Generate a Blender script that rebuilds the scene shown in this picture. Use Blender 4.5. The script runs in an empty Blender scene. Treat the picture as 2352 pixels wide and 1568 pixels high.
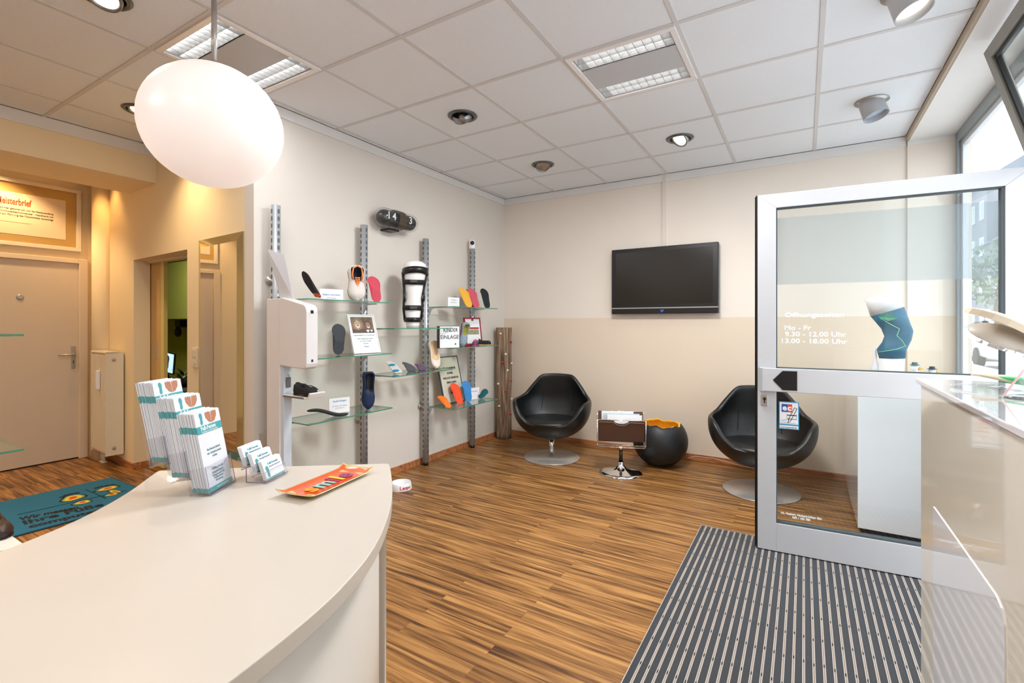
import bpy, bmesh, math, random
from mathutils import Vector, Matrix, Euler
random.seed(7)
SC = bpy.context.scene
R = math.radians
# ---------------- camera, daylight, exposure ----------------
cam_d = bpy.data.cameras.new('camera'); cam = bpy.data.objects.new('camera', cam_d); SC.collection.objects.link(cam)
cam.location = (0, 0, 1.34); cam.rotation_euler = (R(90), 0, R(31.2))
cam_d.sensor_fit = 'HORIZONTAL'; cam_d.sensor_width = 36; cam_d.lens = 36*1107/2352; cam_d.shift_y = -42/2352
cam_d.clip_start = 0.02; cam_d.clip_end = 200
SC.camera = cam
SC.view_settings.view_transform = 'Standard'; SC.view_settings.look = 'None'
SC.view_settings.gamma = 1; SC.view_settings.use_curve_mapping = False
SC.view_settings.exposure = 0.5
w = bpy.data.worlds.new('sky'); SC.world = w; w.use_nodes = True
bg = w.node_tree.nodes['Background']; bg.inputs[0].default_value = (0.88, 0.93, 1.0, 1); bg.inputs[1].default_value = 2.75
pl = bpy.data.lights.new('window_portal', 'AREA'); pl.shape = 'RECTANGLE'; pl.size = 4.8; pl.size_y = 2.8
plo = bpy.data.objects.new('window_portal', pl); SC.collection.objects.link(plo)
plo.location = (1.07, 2.6, 1.4); plo.rotation_euler = (0, R(90), 0); plo.rotation_euler = Euler((R(90), 0, R(90)))
try: pl.cycles.is_portal = True
except Exception: pass

def lamp(name, typ, loc, energy, col, rot=(0, 0, 0), **k):
    l = bpy.data.lights.new(name, typ); l.energy = energy; l.color = col
    for a, b in k.items(): setattr(l, a, b)
    o = bpy.data.objects.new(name, l); SC.collection.objects.link(o); o.location = loc; o.rotation_euler = rot
    return o

# ---------------- sight lines: photograph point -> place point ----------------
FP = 1107.; AA = R(31.2); fx, fy = -math.sin(AA), math.cos(AA); rx, ry = math.cos(AA), math.sin(AA); EH = 1.34
def dr(u, v): t = (u-1176)/FP; return (fx+t*rx, fy+t*ry, (742-v)/FP)
def pz(u, v, z): k = dr(u, v); s = (z-EH)/k[2]; return Vector((k[0]*s, k[1]*s, z))
def px(u, v, x): k = dr(u, v); s = x/k[0]; return Vector((x, k[1]*s, EH+k[2]*s))
def py(u, v, y): k = dr(u, v); s = y/k[1]; return Vector((k[0]*s, y, EH+k[2]*s))
def mpp(p): return (p[0]*fx+p[1]*fy)/FP
def tocam(p): return math.atan2(-p[1], -p[0])+R(90)      # rot z that turns local -Y to the viewer side

# ---------------- materials ----------------
def srgb(r, g, b):
    def f(c): c /= 255; return c/12.92 if c <= .04045 else ((c+.055)/1.055)**2.4
    return (f(r), f(g), f(b), 1)
def mat(name, col, rough=.5, metal=0, spec=.5, bump=None, var=None, coat=0, emit=None):
    m = bpy.data.materials.new(name); m.use_nodes = True; nt = m.node_tree; n = nt.nodes; b = n['Principled BSDF']
    c = srgb(*col) if max(col) > 1 else tuple(col)+(1,)
    b.inputs['Base Color'].default_value = c; b.inputs['Roughness'].default_value = rough
    b.inputs['Metallic'].default_value = metal; b.inputs['Specular IOR Level'].default_value = spec
    b.inputs['Coat Weight'].default_value = coat
    tc = n.new('ShaderNodeTexCoord')
    ns = n.new('ShaderNodeTexNoise'); nt.links.new(tc.outputs['Object'], ns.inputs['Vector'])
    sc, am = var if var else (6, .03)
    ns.inputs['Scale'].default_value = sc; ns.inputs['Detail'].default_value = 4
    mx = n.new('ShaderNodeMix'); mx.data_type = 'RGBA'; mx.blend_type = 'MULTIPLY'
    mx.inputs['Factor'].default_value = 1; mx.inputs[6].default_value = c
    mr = n.new('ShaderNodeMapRange'); mr.inputs['To Min'].default_value = 1-am; mr.inputs['To Max'].default_value = 1+am
    nt.links.new(ns.outputs['Fac'], mr.inputs['Value']); nt.links.new(mr.outputs['Result'], mx.inputs[7])
    nt.links.new(mx.outputs[2], b.inputs['Base Color'])
    if bump:
        n2 = n.new('ShaderNodeTexNoise'); n2.inputs['Scale'].default_value = bump[0]; n2.inputs['Detail'].default_value = 3
        nt.links.new(tc.outputs['Object'], n2.inputs['Vector'])
        bu = n.new('ShaderNodeBump'); bu.inputs['Strength'].default_value = bump[1]; bu.inputs['Distance'].default_value = .003
        nt.links.new(n2.outputs['Fac'], bu.inputs['Height']); nt.links.new(bu.outputs['Normal'], b.inputs['Normal'])
    if emit:
        b.inputs['Emission Color'].default_value = tuple(emit[0])+(1,); b.inputs['Emission Strength'].default_value = emit[1]
    return m
def glass(name, tint=(.96, .98, .97), refl=1.0, body=0, bodycol=(.9, .95, .95), rough=0.0):
    m = bpy.data.materials.new(name); m.use_nodes = True; nt = m.node_tree; n = nt.nodes; n.clear()
    o = n.new('ShaderNodeOutputMaterial'); t = n.new('ShaderNodeBsdfTransparent'); t.inputs[0].default_value = tint+(1,)
    g = n.new('ShaderNodeBsdfGlossy'); g.inputs['Roughness'].default_value = rough
    ge = n.new('ShaderNodeNewGeometry'); dt = n.new('ShaderNodeVectorMath'); dt.operation = 'DOT_PRODUCT'; nt.links.new(ge.outputs['Incoming'], dt.inputs[0]); nt.links.new(ge.outputs['Normal'], dt.inputs[1])
    def mth(op, a, b_=None):
        q = n.new('ShaderNodeMath'); q.operation = op
        for i_, v_ in enumerate((a, b_)):
            if v_ is None: continue
            if hasattr(v_, 'links'): nt.links.new(v_, q.inputs[i_])
            else: q.inputs[i_].default_value = v_
        return q.outputs[0]
    fz = mth('MULTIPLY', mth('POWER', mth('SUBTRACT', 1., mth('ABSOLUTE', dt.outputs['Value'])), 5.), .96)
    mu = n.new('ShaderNodeMath'); mu.operation = 'MULTIPLY'; mu.use_clamp = True; mu.inputs[1].default_value = refl; nt.links.new(mth('ADD', fz, .04), mu.inputs[0])
    mx = n.new('ShaderNodeMixShader'); nt.links.new(mu.outputs[0], mx.inputs[0])
    src = t.outputs[0]
    if body:
        d = n.new('ShaderNodeBsdfDiffuse'); d.inputs[0].default_value = bodycol+(1,)
        tl = n.new('ShaderNodeBsdfTranslucent'); tl.inputs[0].default_value = bodycol+(1,)
        m2 = n.new('ShaderNodeMixShader'); m2.inputs[0].default_value = .5; nt.links.new(d.outputs[0], m2.inputs[1]); nt.links.new(tl.outputs[0], m2.inputs[2])
        m3 = n.new('ShaderNodeMixShader'); m3.inputs[0].default_value = body; nt.links.new(t.outputs[0], m3.inputs[1]); nt.links.new(m2.outputs[0], m3.inputs[2]); src = m3.outputs[0]
    nt.links.new(src, mx.inputs[1]); nt.links.new(g.outputs[0], mx.inputs[2]); nt.links.new(mx.outputs[0], o.inputs[0])
    return m
def wall_paint(name, col, low=None, split=0.):
    m = mat(name, col, .85, bump=(180, .25), var=(2.2, .02)); nt = m.node_tree; n = nt.nodes
    if low:
        mx = [q for q in n if q.type == 'MIX'][0]
        ge = n.new('ShaderNodeNewGeometry'); sx = n.new('ShaderNodeSeparateXYZ'); nt.links.new(ge.outputs['Position'], sx.inputs[0])
        lt = n.new('ShaderNodeMath'); lt.operation = 'LESS_THAN'; lt.inputs[1].default_value = split; nt.links.new(sx.outputs['Z'], lt.inputs[0])
        m2 = n.new('ShaderNodeMix'); m2.data_type = 'RGBA'; m2.inputs[6].default_value = srgb(*col); m2.inputs[7].default_value = srgb(*low)
        nt.links.new(lt.outputs[0], m2.inputs['Factor']); nt.links.new(m2.outputs[2], mx.inputs[6])
    return m
def wood(name, c1, c2, c3, strip=.07, length=1.1, streak=(2.2, 44), rough=.38, planks=True):
    m = bpy.data.materials.new(name); m.use_nodes = True; nt = m.node_tree; n = nt.nodes; b = n['Principled BSDF']
    tc = n.new('ShaderNodeTexCoord'); L = nt.links.new
    mp = n.new('ShaderNodeMapping'); mp.inputs['Scale'].default_value = (streak[0], streak[1], streak[1]); L(tc.outputs['Object'], mp.inputs[0])
    n1 = n.new('ShaderNodeTexNoise'); n1.inputs['Scale'].default_value = 1; n1.inputs['Detail'].default_value = 5; n1.inputs['Distortion'].default_value = .6
    cr = n.new('ShaderNodeValToRGB'); e = cr.color_ramp.elements
    e[0].position = .33; e[0].color = srgb(*c1); e[1].position = .66; e[1].color = srgb(*c3); q = e.new(.5); q.color = srgb(*c2)
    if planks:
        br = n.new('ShaderNodeTexBrick'); br.inputs['Scale'].default_value = 1; br.inputs['Brick Width'].default_value = length; br.inputs['Row Height'].default_value = strip
        br.inputs['Mortar Size'].default_value = .0006; br.inputs['Color1'].default_value = (.0, .0, .0, 1); br.inputs['Color2'].default_value = (1, 1, 1, 1); br.inputs['Mortar'].default_value = (.4, .4, .4, 1)
        br.offset = .37; br.offset_frequency = 2; L(tc.outputs['Object'], br.inputs['Vector'])
        ad = n.new('ShaderNodeVectorMath'); ad.operation = 'MULTIPLY_ADD'; ad.inputs[1].default_value = (37, 41, 13); L(br.outputs['Color'], ad.inputs[0]); L(mp.outputs[0], ad.inputs[2]); L(ad.outputs[0], n1.inputs['Vector'])
        L(n1.outputs['Fac'], cr.inputs[0])
        mr = n.new('ShaderNodeMapRange'); mr.inputs['To Min'].default_value = .88; mr.inputs['To Max'].default_value = 1.08; L(br.outputs['Color'], mr.inputs['Value'])
        mx = n.new('ShaderNodeMix'); mx.data_type = 'RGBA'; mx.blend_type = 'MULTIPLY'; mx.inputs['Factor'].default_value = 1; L(cr.outputs[0], mx.inputs[6]); L(mr.outputs[0], mx.inputs[7])
        m3 = n.new('ShaderNodeMix'); m3.data_type = 'RGBA'; L(br.outputs['Fac'], m3.inputs['Factor']); L(mx.outputs[2], m3.inputs[6]); m3.inputs[7].default_value = srgb(104, 66, 34)
        L(m3.outputs[2], b.inputs['Base Color'])
    else:
        L(mp.outputs[0], n1.inputs['Vector']); L(n1.outputs['Fac'], cr.inputs[0]); L(cr.outputs[0], b.inputs['Base Color'])
    b.inputs['Roughness'].default_value = rough; b.inputs['Specular IOR Level'].default_value = .4
    return m

M = {}
M['shelfwall'] = wall_paint('cream_wall_paint', (222, 215, 206))
M['backwall'] = wall_paint('two_tone_wall_paint', (232, 222, 210), (224, 207, 186), 1.398)
M['hallwall'] = wall_paint('warm_yellow_paint', (238, 218, 180))
M['white'] = mat('white_trim_paint', (228, 226, 224), .6)
M['tile'] = mat('ceiling_tile', (234, 238, 243), .95, bump=(420, .5), var=(60, .03))
M['tbar'] = mat('ceiling_bar_shaded', (212, 210, 209), .6)  # bar colour kept darker than the tiles to paint in their shadow line
M['green'] = wall_paint('olive_green_paint', (150, 152, 60))
M['greendark'] = mat('olive_cabinet', (128, 132, 66), .6)
M['floor'] = wood('laminate_floor', (76, 46, 22), (140, 96, 50), (178, 131, 76))
M['skirting'] = wood('baseboard_wood', (140, 84, 48), (176, 112, 70), (190, 128, 84), streak=(3, 40), planks=False)
M['alu'] = mat('brushed_aluminium', (184, 188, 192), .36, .45, var=(40, .05))
M['alulight'] = mat('anodised_door_aluminium', (205, 207, 211), .38, .35, var=(14, .03))
M['frame'] = mat('grey_window_aluminium', (150, 158, 162), .45, .4)
M['chrome'] = mat('chrome', (225, 225, 225), .06, 1)
M['steel'] = mat('satin_steel', (186, 180, 174), .3, .6)
M['black'] = mat('black_plastic', (16, 16, 17), .35)
M['blackmat'] = mat('black_matte', (20, 21, 22), .7)
M['leather'] = mat('black_leather', (15, 17, 17), .38, bump=(260, .35), spec=.5)
M['brownleather'] = mat('brown_leather', (78, 52, 42), .4, bump=(200, .3))
M['glass'] = glass('clear_pane', refl=.6)
M['doorglass'] = glass('door_pane', (.95, .97, .97), .55)
M['shelfglass'] = glass('shelf_glass', (.90, .96, .93), 1.2, .06, (.75, .9, .83))
M['glassedge'] = mat('green_glass_edge', (70, 140, 112), .15)
M['film'] = glass('frosted_film', (.84, .88, .90), .4, .30, (.42, .50, .54), .3)
M['acrylic'] = glass('clear_acrylic', (.985, .985, .99), 1.3, .04, (.85, .85, .9), .02)
M['acryliced'] = mat('acrylic_edge', (140, 130, 160), .2)
M['plaster'] = mat('white_lacquer', (240, 238, 238), .25, coat=.3)
M['counter'] = mat('cream_laminate', (204, 194, 182), .35, coat=.1)
M['beigegloss'] = mat('beige_gloss_panel', (238, 231, 214), .12, coat=.6)
M['whitegloss'] = mat('white_gloss_panel', (240, 242, 246), .1, coat=.6)
M['paper'] = mat('white_paper', (240, 240, 242), .7)
M['teal'] = mat('teal_print', (72, 160, 164), .6)
M['greyprint'] = mat('grey_print', (140, 165, 170), .7)
M['blackprint'] = mat('black_print', (22, 22, 22), .6)
M['blueprint'] = mat('blue_print', (60, 140, 190), .6)
M['redprint'] = mat('red_print', (196, 70, 30), .6)
M['whiteprint'] = mat('white_print', (235, 245, 248), .6)

# ---------------- mesh helpers ----------------
def newbm(): return bmesh.new()
def _mi(bm, fs, mi, sm=False):
    for f in fs: f.material_index = mi; f.smooth = sm
def box(bm, x0, x1, y0, y1, z0, z1, mi=0, mx=None):
    v = [bm.verts.new((x, y, z)) for x in (x0, x1) for y in (y0, y1) for z in (z0, z1)]
    fs = [bm.faces.new([v[i] for i in q]) for q in ((0, 1, 3, 2), (4, 6, 7, 5), (0, 4, 5, 1), (2, 3, 7, 6), (0, 2, 6, 4), (1, 5, 7, 3))]
    _mi(bm, fs, mi)
    if mx: bmesh.ops.transform(bm, matrix=mx, verts=v)
    return v
def prism(bm, pts, z0, z1, mi=0, mx=None, mside=None, sm=False):
    a = [bm.verts.new((p[0], p[1], z0)) for p in pts]; b = [bm.verts.new((p[0], p[1], z1)) for p in pts]; n = len(pts)
    fs = [bm.faces.new(a[::-1]), bm.faces.new(b)]; _mi(bm, fs, mi)
    s = [bm.faces.new((a[i], a[(i+1) % n], b[(i+1) % n], b[i])) for i in range(n)]; _mi(bm, s, mi if mside is None else mside, sm)
    if mx: bmesh.ops.transform(bm, matrix=mx, verts=a+b)
    return a+b
def lathe(bm, prof, c=(0, 0, 0), seg=32, mi=0, mx=None, cap=True, sm=True):
    rings = []; allv = []
    for r, z in prof:
        ring = [bm.verts.new((c[0]+r*math.cos(2*math.pi*i/seg), c[1]+r*math.sin(2*math.pi*i/seg), c[2]+z)) for i in range(seg)]
        rings.append(ring); allv += ring
    for a, b in zip(rings, rings[1:]):
        for i in range(seg):
            f = bm.faces.new((a[i], a[(i+1) % seg], b[(i+1) % seg], b[i])); f.smooth = sm; f.material_index = mi
    if cap:
        for rg, rv in ((rings[0], True), (rings[-1], False)):
            f = bm.faces.new(rg[::-1] if rv else rg); f.material_index = mi
    if mx: bmesh.ops.transform(bm, matrix=mx, verts=allv)
    return allv
def tube(bm, pts, r, seg=10, mi=0, closed=False):
    pts = [Vector(p) for p in pts]; n = len(pts); rings = []
    rr = r if hasattr(r, '__len__') else [r]*n
    up = None
    for i, p in enumerate(pts):
        t = (pts[min(i+1, n-1)]-pts[max(i-1, 0)]).normalized()
        if up is None: up = Vector((0, 0, 1)) if abs(t.z) < .9 else Vector((1, 0, 0))
        a = t.cross(up).normalized(); b = a.cross(t).normalized(); up = b
        rings.append([bm.verts.new(p+(a*math.cos(2*math.pi*k/seg)+b*math.sin(2*math.pi*k/seg))*rr[i]) for k in range(seg)])
    for a, b in zip(rings, rings[1:]):
        for k in range(seg):
            f = bm.faces.new((a[k], a[(k+1) % seg], b[(k+1) % seg], b[k])); f.smooth = True; f.material_index = mi
    for rg in (rings[0], rings[-1]):
        f = bm.faces.new(rg); f.material_index = mi
def face(bm, pts, mi=0):
    f = bm.faces.new([bm.verts.new(p) for p in pts]); f.material_index = mi; return f
def obj(name, bm, mats, parent=None, kind=None, bevel=0, sub=0, fix=True, loc=None, rot=None):
    if fix: bmesh.ops.recalc_face_normals(bm, faces=bm.faces)
    me = bpy.data.meshes.new(name); bm.to_mesh(me); bm.free()
    for m in (mats if isinstance(mats, (list, tuple)) else [mats]): me.materials.append(M[m] if isinstance(m, str) else m)
    o = bpy.data.objects.new(name, me); SC.collection.objects.link(o)
    if parent: o.parent = parent
    if kind: o['kind'] = kind
    if loc is not None: o.location = loc
    if rot is not None: o.rotation_euler = rot
    if bevel:
        b = o.modifiers.new('bevel', 'BEVEL'); b.width = bevel; b.segments = 2; b.limit_method = 'ANGLE'; b.angle_limit = R(40)
    if sub:
        s = o.modifiers.new('sub', 'SUBSURF'); s.levels = sub; s.render_levels = sub
    return o
def tag(o, label, cat, group=None, kind=None):
    o['label'] = label; o['category'] = cat
    if group: o['group'] = group
    if kind: o['kind'] = kind
    return o
def thing(name, label, cat, loc=(0, 0, 0), rz=0, group=None, rot=None):
    o = bpy.data.objects.new(name, None); SC.collection.objects.link(o); o.empty_display_size = .1
    o.location = loc; o.rotation_euler = rot if rot else (0, 0, rz)
    return tag(o, label, cat, group)
def copy_tree(o, parent=None):
    c = o.copy(); SC.collection.objects.link(c)
    if parent: c.parent = parent
    for ch in list(o.children): copy_tree(ch, c)
    return c
def bxo(name, dims, m, parent=None, kind=None, bevel=0):
    bm = newbm(); box(bm, *dims); return obj(name, bm, m, parent, kind, bevel)
def txt(name, body, size, loc, rot, m, parent=None, width=None, align='CENTER', ext=.0006, bold=0):
    c = bpy.data.curves.new(name, 'FONT'); c.body = body; c.size = size; c.align_x = align; c.align_y = 'CENTER'; c.extrude = ext; c.resolution_u = 3; c.offset = bold
    c.space_line = 1.0
    t = bpy.data.objects.new('t', c); SC.collection.objects.link(t); bpy.context.view_layer.update()
    me = bpy.data.meshes.new_from_object(t.evaluated_get(bpy.context.evaluated_depsgraph_get()))
    SC.collection.objects.unlink(t); bpy.data.objects.remove(t)
    me.name = name; me.materials.clear(); me.materials.append(M[m] if isinstance(m, str) else m)
    o = bpy.data.objects.new(name, me); SC.collection.objects.link(o); o.location = loc; o.rotation_euler = rot
    if parent: o.parent = parent
    if width:
        xs = [v.co.x for v in me.vertices]; k = width/(max(xs)-min(xs)); 
        for v in me.vertices: v.co.x *= k
    return o
RX = (R(90), 0, R(90))       # text on a plane facing +X
RY = (R(90), 0, 0)           # text on a plane facing -Y

# ---------------- setting ----------------
XL, YB, ZC = -3.13, 4.98, 2.85
NA, NB = Vector((-3.13, 1.853)), Vector((-6.2, 2.045)); ND = (NB-NA).normalized(); NRM = Vector((-ND.y, ND.x))
if NRM.y < 0: NRM = -NRM       # NRM points into the wall (+Y)
NANG = math.atan2(-ND.y, -ND.x)
def nw(x, off=0): k = (x-NA.x)/ND.x; return NA.y+ND.y*k-off/abs(ND.x)*1.0
bxo('floor', (-6.3, 1.1, -3.2, 5.1, -.1, 0), 'floor', kind='structure')
bm = newbm(); prism(bm, [(XL, 1.853), (XL, YB+.1), (XL-.12, YB+.1), (XL-.12, nw(XL-.12))], 0, 2.95); obj('wall_left', bm, 'shelfwall', kind='structure')
bxo('wall_back', (XL-.12, 1.1, YB, YB+.12, 0, 2.95), 'backwall', kind='structure')
bxo('wall_back_pilaster', (.712, 1.06, YB-.02, YB, 0, 2.8), 'backwall', kind='structure')
bxo('wall_front', (-6.3, 1.1, -3.3, -3.2, 0, 2.95), 'shelfwall', kind='structure')
# hall wall with doorway
bm = newbm(); T = .13
def nseg(x0, x1, z0, z1):
    prism(bm, [(x0, nw(x0)), (x1, nw(x1)), (x1, nw(x1)+T), (x0, nw(x0)+T)], z0, z1)
nseg(-6.2, -5.265, 0, 2.95); nseg(-4.143, XL-.12, 0, 2.95); nseg(-5.265, -4.143, 1.92, 2.95)
obj('wall_hall', bm, 'hallwall', kind='structure')
# door wall
bm = newbm(); DX = -6.17
box(bm, DX-.12, DX, -3.2, .93, 0, 2.95); box(bm, DX-.12, DX, 1.885, 2.2, 0, 2.95); box(bm, DX-.12, DX, .93, 1.885, 1.94, 2.95)
obj('wall_door_side', bm, 'hallwall', kind='structure')
# beam across the hall
bm = newbm(); prism(bm, [(-5.34, -3.2), (-4.75, -3.2), (-4.75, nw(-4.75)), (-5.34, nw(-5.34))], 2.54, 2.90); obj('wall_beam', bm, 'hallwall', kind='structure')
# ceiling with real holes for recessed lamps
DL = [(-2.755, .925), (-4.015, 1.555), (-2.125, 2.815), (-2.125, 4.075), (-.865, 4.075), (-4.015, -.335)]
TR = [(-1.18, 2.50), (-3.07, 1.24), (-1.18, .61), (-1.18, -1.28), (-3.07, -1.28)]
def cells(x0, x1, y0, y1):
    xs = sorted({x0, x1}|{round(-1.18+.63*k, 3) for k in range(-8, 8) if x0+.001 < -1.18+.63*k < x1-.001})
    ys = sorted({y0, y1}|{round(3.13+.63*k, 3) for k in range(-14, 6) if y0+.001 < 3.13+.63*k < y1-.001})
    return xs, ys
bm = newbm(); bb = newbm(); HR = .082
for reg in ((XL, .712, -3.2, YB), (-4.75, XL, -3.2, 1.98)):
    xs, ys = cells(*reg)
    for x0, x1 in zip(xs, xs[1:]):
        for y0, y1 in zip(ys, ys[1:]):
            cx, cy = (x0+x1)/2, (y0+y1)/2
            if any(abs(x0-a) < .01 and abs(y0-b) < .01 for a, b in TR): continue
            if any(abs(cx-a) < .04 and abs(cy-b) < .04 for a, b in DL):
                n = 32; hc = (cx, cy); out = []; inn = []
                for i in range(n):
                    a = 2*math.pi*(i+.5)/n; c, s = math.cos(a), math.sin(a); k = min((x1-x0)/2/max(abs(c), 1e-6), (y1-y0)/2/max(abs(s), 1e-6))
                    out.append(bm.verts.new((cx+c*k, cy+s*k, ZC))); inn.append(bm.verts.new((cx+c*HR, cy+s*HR, ZC)))
                for i in range(n): bm.faces.new((out[i], inn[i], inn[(i+1) % n], out[(i+1) % n]))
                for sx in (x0, x1):
                    for sy in (y0, y1):
                        near = sorted(out, key=lambda v: (v.co.x-sx)**2+(v.co.y-sy)**2)[:2]
                        bm.faces.new((bm.verts.new((sx, sy, ZC)), near[0], near[1]))
            else: face(bm, [(x0, y0, ZC), (x0, y1, ZC), (x1, y1, ZC), (x1, y0, ZC)])
    for x in xs:
        if reg[0] < -4 and x > -3.2: continue
        box(bb, x-.012, x+.012, 1.87 if x < -3.1 and reg[0] > -4 else reg[2], reg[3], ZC-.004, ZC+.004)
    for y in ys:
        if y > -3.1: box(bb, reg[0]+(.0 if reg[0] < -4 or y > 1.9 else .001), reg[1]-(.0 if reg[0] > -4 else .001), y-.012, y+.012, ZC-.0045, ZC+.004)
box(bm, -6.3, -5.34, -3.2, 2.1, ZC, ZC+.05)
for f in bm.faces:
    if f.normal.z > 0: f.normal_flip()
obj('ceiling', bm, 'tile', kind='structure', fix=False)
obj('ceiling_grid', bb, 'tbar', kind='structure')
bxo('ceiling_roof_slab', (-6.3, 1.1, -3.3, 5.1, 3.0, 3.1), 'white', kind='structure')
# soffit over the shop window
bxo('ceiling_soffit', (.72, 1.1, -3.2, YB, 2.80, 2.98), 'white', kind='structure')
bxo('trim_1', (.703, .72, -3.2, YB-.001, 2.803, 2.98), mat('soffit_edge', (176, 160, 140), .6), kind='structure')
# cornices
bxo('trim_2', (XL, XL+.012, 1.99, YB, 2.775, ZC), 'white', kind='structure')
bxo('trim_3', (XL, .705, YB-.012, YB, 2.77, ZC), 'white', kind='structure')
bxo('trim_4', (.712, 1.0, YB-.03, YB-.02, 2.765, 2.80), 'white', kind='structure')
bxo('trim_5', (-4.75, -4.738, -3.2, nw(-4.74), 2.756, ZC), 'white', kind='structure')
bm = newbm(); prism(bm, [(-4.738, nw(-4.738)-.012), (XL, NA.y-.012), (XL, NA.y), (-4.738, nw(-4.738))], 2.765, ZC); obj('trim_6', bm, 'white', kind='structure')
# baseboards
bxo('baseboard_left', (XL, XL+.014, 1.86, YB-.014, 0, .055), 'skirting', kind='structure')
bxo('baseboard_back', (XL+.014, .712, YB-.014, YB, 0, .055), 'skirting', kind='structure')
bm = newbm(); prism(bm, [(-6.17, nw(-6.17)-.014), (-5.252, nw(-5.252)-.014), (-5.252, nw(-5.252)+.12), (-5.265, nw(-5.265)+.12), (-5.265, nw(-5.265)), (-6.17, nw(-6.17))], 0, .055); obj('baseboard_hall', bm, 'skirting', kind='structure')
bm = newbm(); prism(bm, [(-4.143, nw(-4.143)-.014), (XL+.014, NA.y-.014), (XL+.014, NA.y), (-4.143, nw(-4.143))], 0, .055); obj('baseboard_mirror_side', bm, 'skirting', kind='structure')
# boxed pipe in the hall corner
bm = newbm(); lathe(bm, [(.085, 0), (.085, 2.9)], (-5.99, 2.0, 0), 24); obj('wall_pipe_casing', bm, 'hallwall', kind='structure')
# cable duct up the back wall to the television
p = py(1526, 400, YB); bxo('trim_7', (p.x-.017, p.x+.017, YB-.014, YB, 2.10, ZC), mat('duct_white', (222, 212, 202), .6), kind='structure')
# room behind the doorway
bm = newbm()
box(bm, -11.0, -3.3, 4.2, 4.3, 0, 2.9); box(bm, -11.1, -11.0, 2.1, 4.3, 0, 2.9); box(bm, -11.0, -6.3, 2.0, 2.1, 0, 2.9); box(bm, -3.35, -3.25, 2.1, 4.2, 0, 2.9)
obj('wall_green_room', bm, 'green', kind='structure')
bxo('floor_green_room', (-11.0, -6.3, 2.0, 4.3, -.1, 0), 'floor', kind='structure')
bxo('ceiling_green_room', (-11.0, -3.25, 2.19, 4.3, 2.62, 2.7), 'white', kind='structure')
# ---------------- doors and windows ----------------
def struct_root(name, loc=(0, 0, 0), rz=0, label=None, cat=None):
    o = bpy.data.objects.new(name, None); SC.collection.objects.link(o); o.location = loc; o.rotation_euler = (0, 0, rz); o['kind'] = 'structure'
    if label: o['label'] = label; o['category'] = cat
    return o
M['doorleaf'] = mat('door_leaf_paint', (214, 198, 176), .5); M['doorframe'] = mat('door_frame_paint', (226, 206, 178), .5)
d1 = struct_root('door_1', (DX, .98, 0), 0, 'closed plain beige hall door with long lever handle', 'door')
bxo('door_leaf', (-.045, .0, -.02, .885, .012, 1.93), 'doorleaf', d1, bevel=.002)
bm = newbm(); box(bm, -.12, .022, .885, .955, 0, 1.975); box(bm, -.12, .022, -.09, -.02, 0, 1.975); box(bm, -.12, .022, -.02, .885, 1.93, 1.975); obj('door_frame', bm, 'doorframe', d1, bevel=.004)
bxo('threshold_gap', (-.044, -.002, -.02, .885, 0, .012), 'black', d1)
bm = newbm(); box(bm, 0, .008, .827, .863, .895, 1.115); box(bm, .006, .012, .842, .848, .945, .975, 1); hp = obj('handle_plate', bm, ['steel', 'black'], d1, bevel=.006)
bm = newbm(); tube(bm, [(.004, .845, 1.035), (.05, .845, 1.035), (.055, .835, 1.033), (.055, .72, 1.032)], .009); obj('lever_handle', bm, 'steel', d1)
bm = newbm(); lathe(bm, [(.026, 0), (.026, .004), (.018, .008)], (0, 0, 0), 24, mx=Matrix.Translation((.0, .468, 1.58))@Matrix.Rotation(R(90), 4, 'Y')); o = obj('door_badge', bm, 'steel', d1)
# sliding door of the back room
d3 = struct_root('door_3', (0, 0, 0), 0, 'wooden sliding door of back room, pushed mostly open', 'door')
yy = nw(-5.2)+T+.012
bxo('door_leaf', (-6.1, -5.085, yy, yy+.035, .01, 1.97), mat('light_oak', (206, 166, 104), .5, var=(3, .05)), d3)
bxo('door_edge', (-5.085, -5.02, yy+.002, yy+.033, .01, 1.97), mat('pale_edge', (214, 196, 120), .5), d3)
a = px(355, 822, -5.17); bm = newbm(); box(bm, -5.19, -5.15, yy-.004, yy, 1.0, 1.16); obj('finger_pull', bm, 'steel', d3, bevel=.002)
bxo('trim_8', (-5.3, -4.1, nw(-4.7)+T+.0, nw(-4.7)+T+.06, 1.90, 1.93), M['doorframe'], kind='structure')
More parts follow.
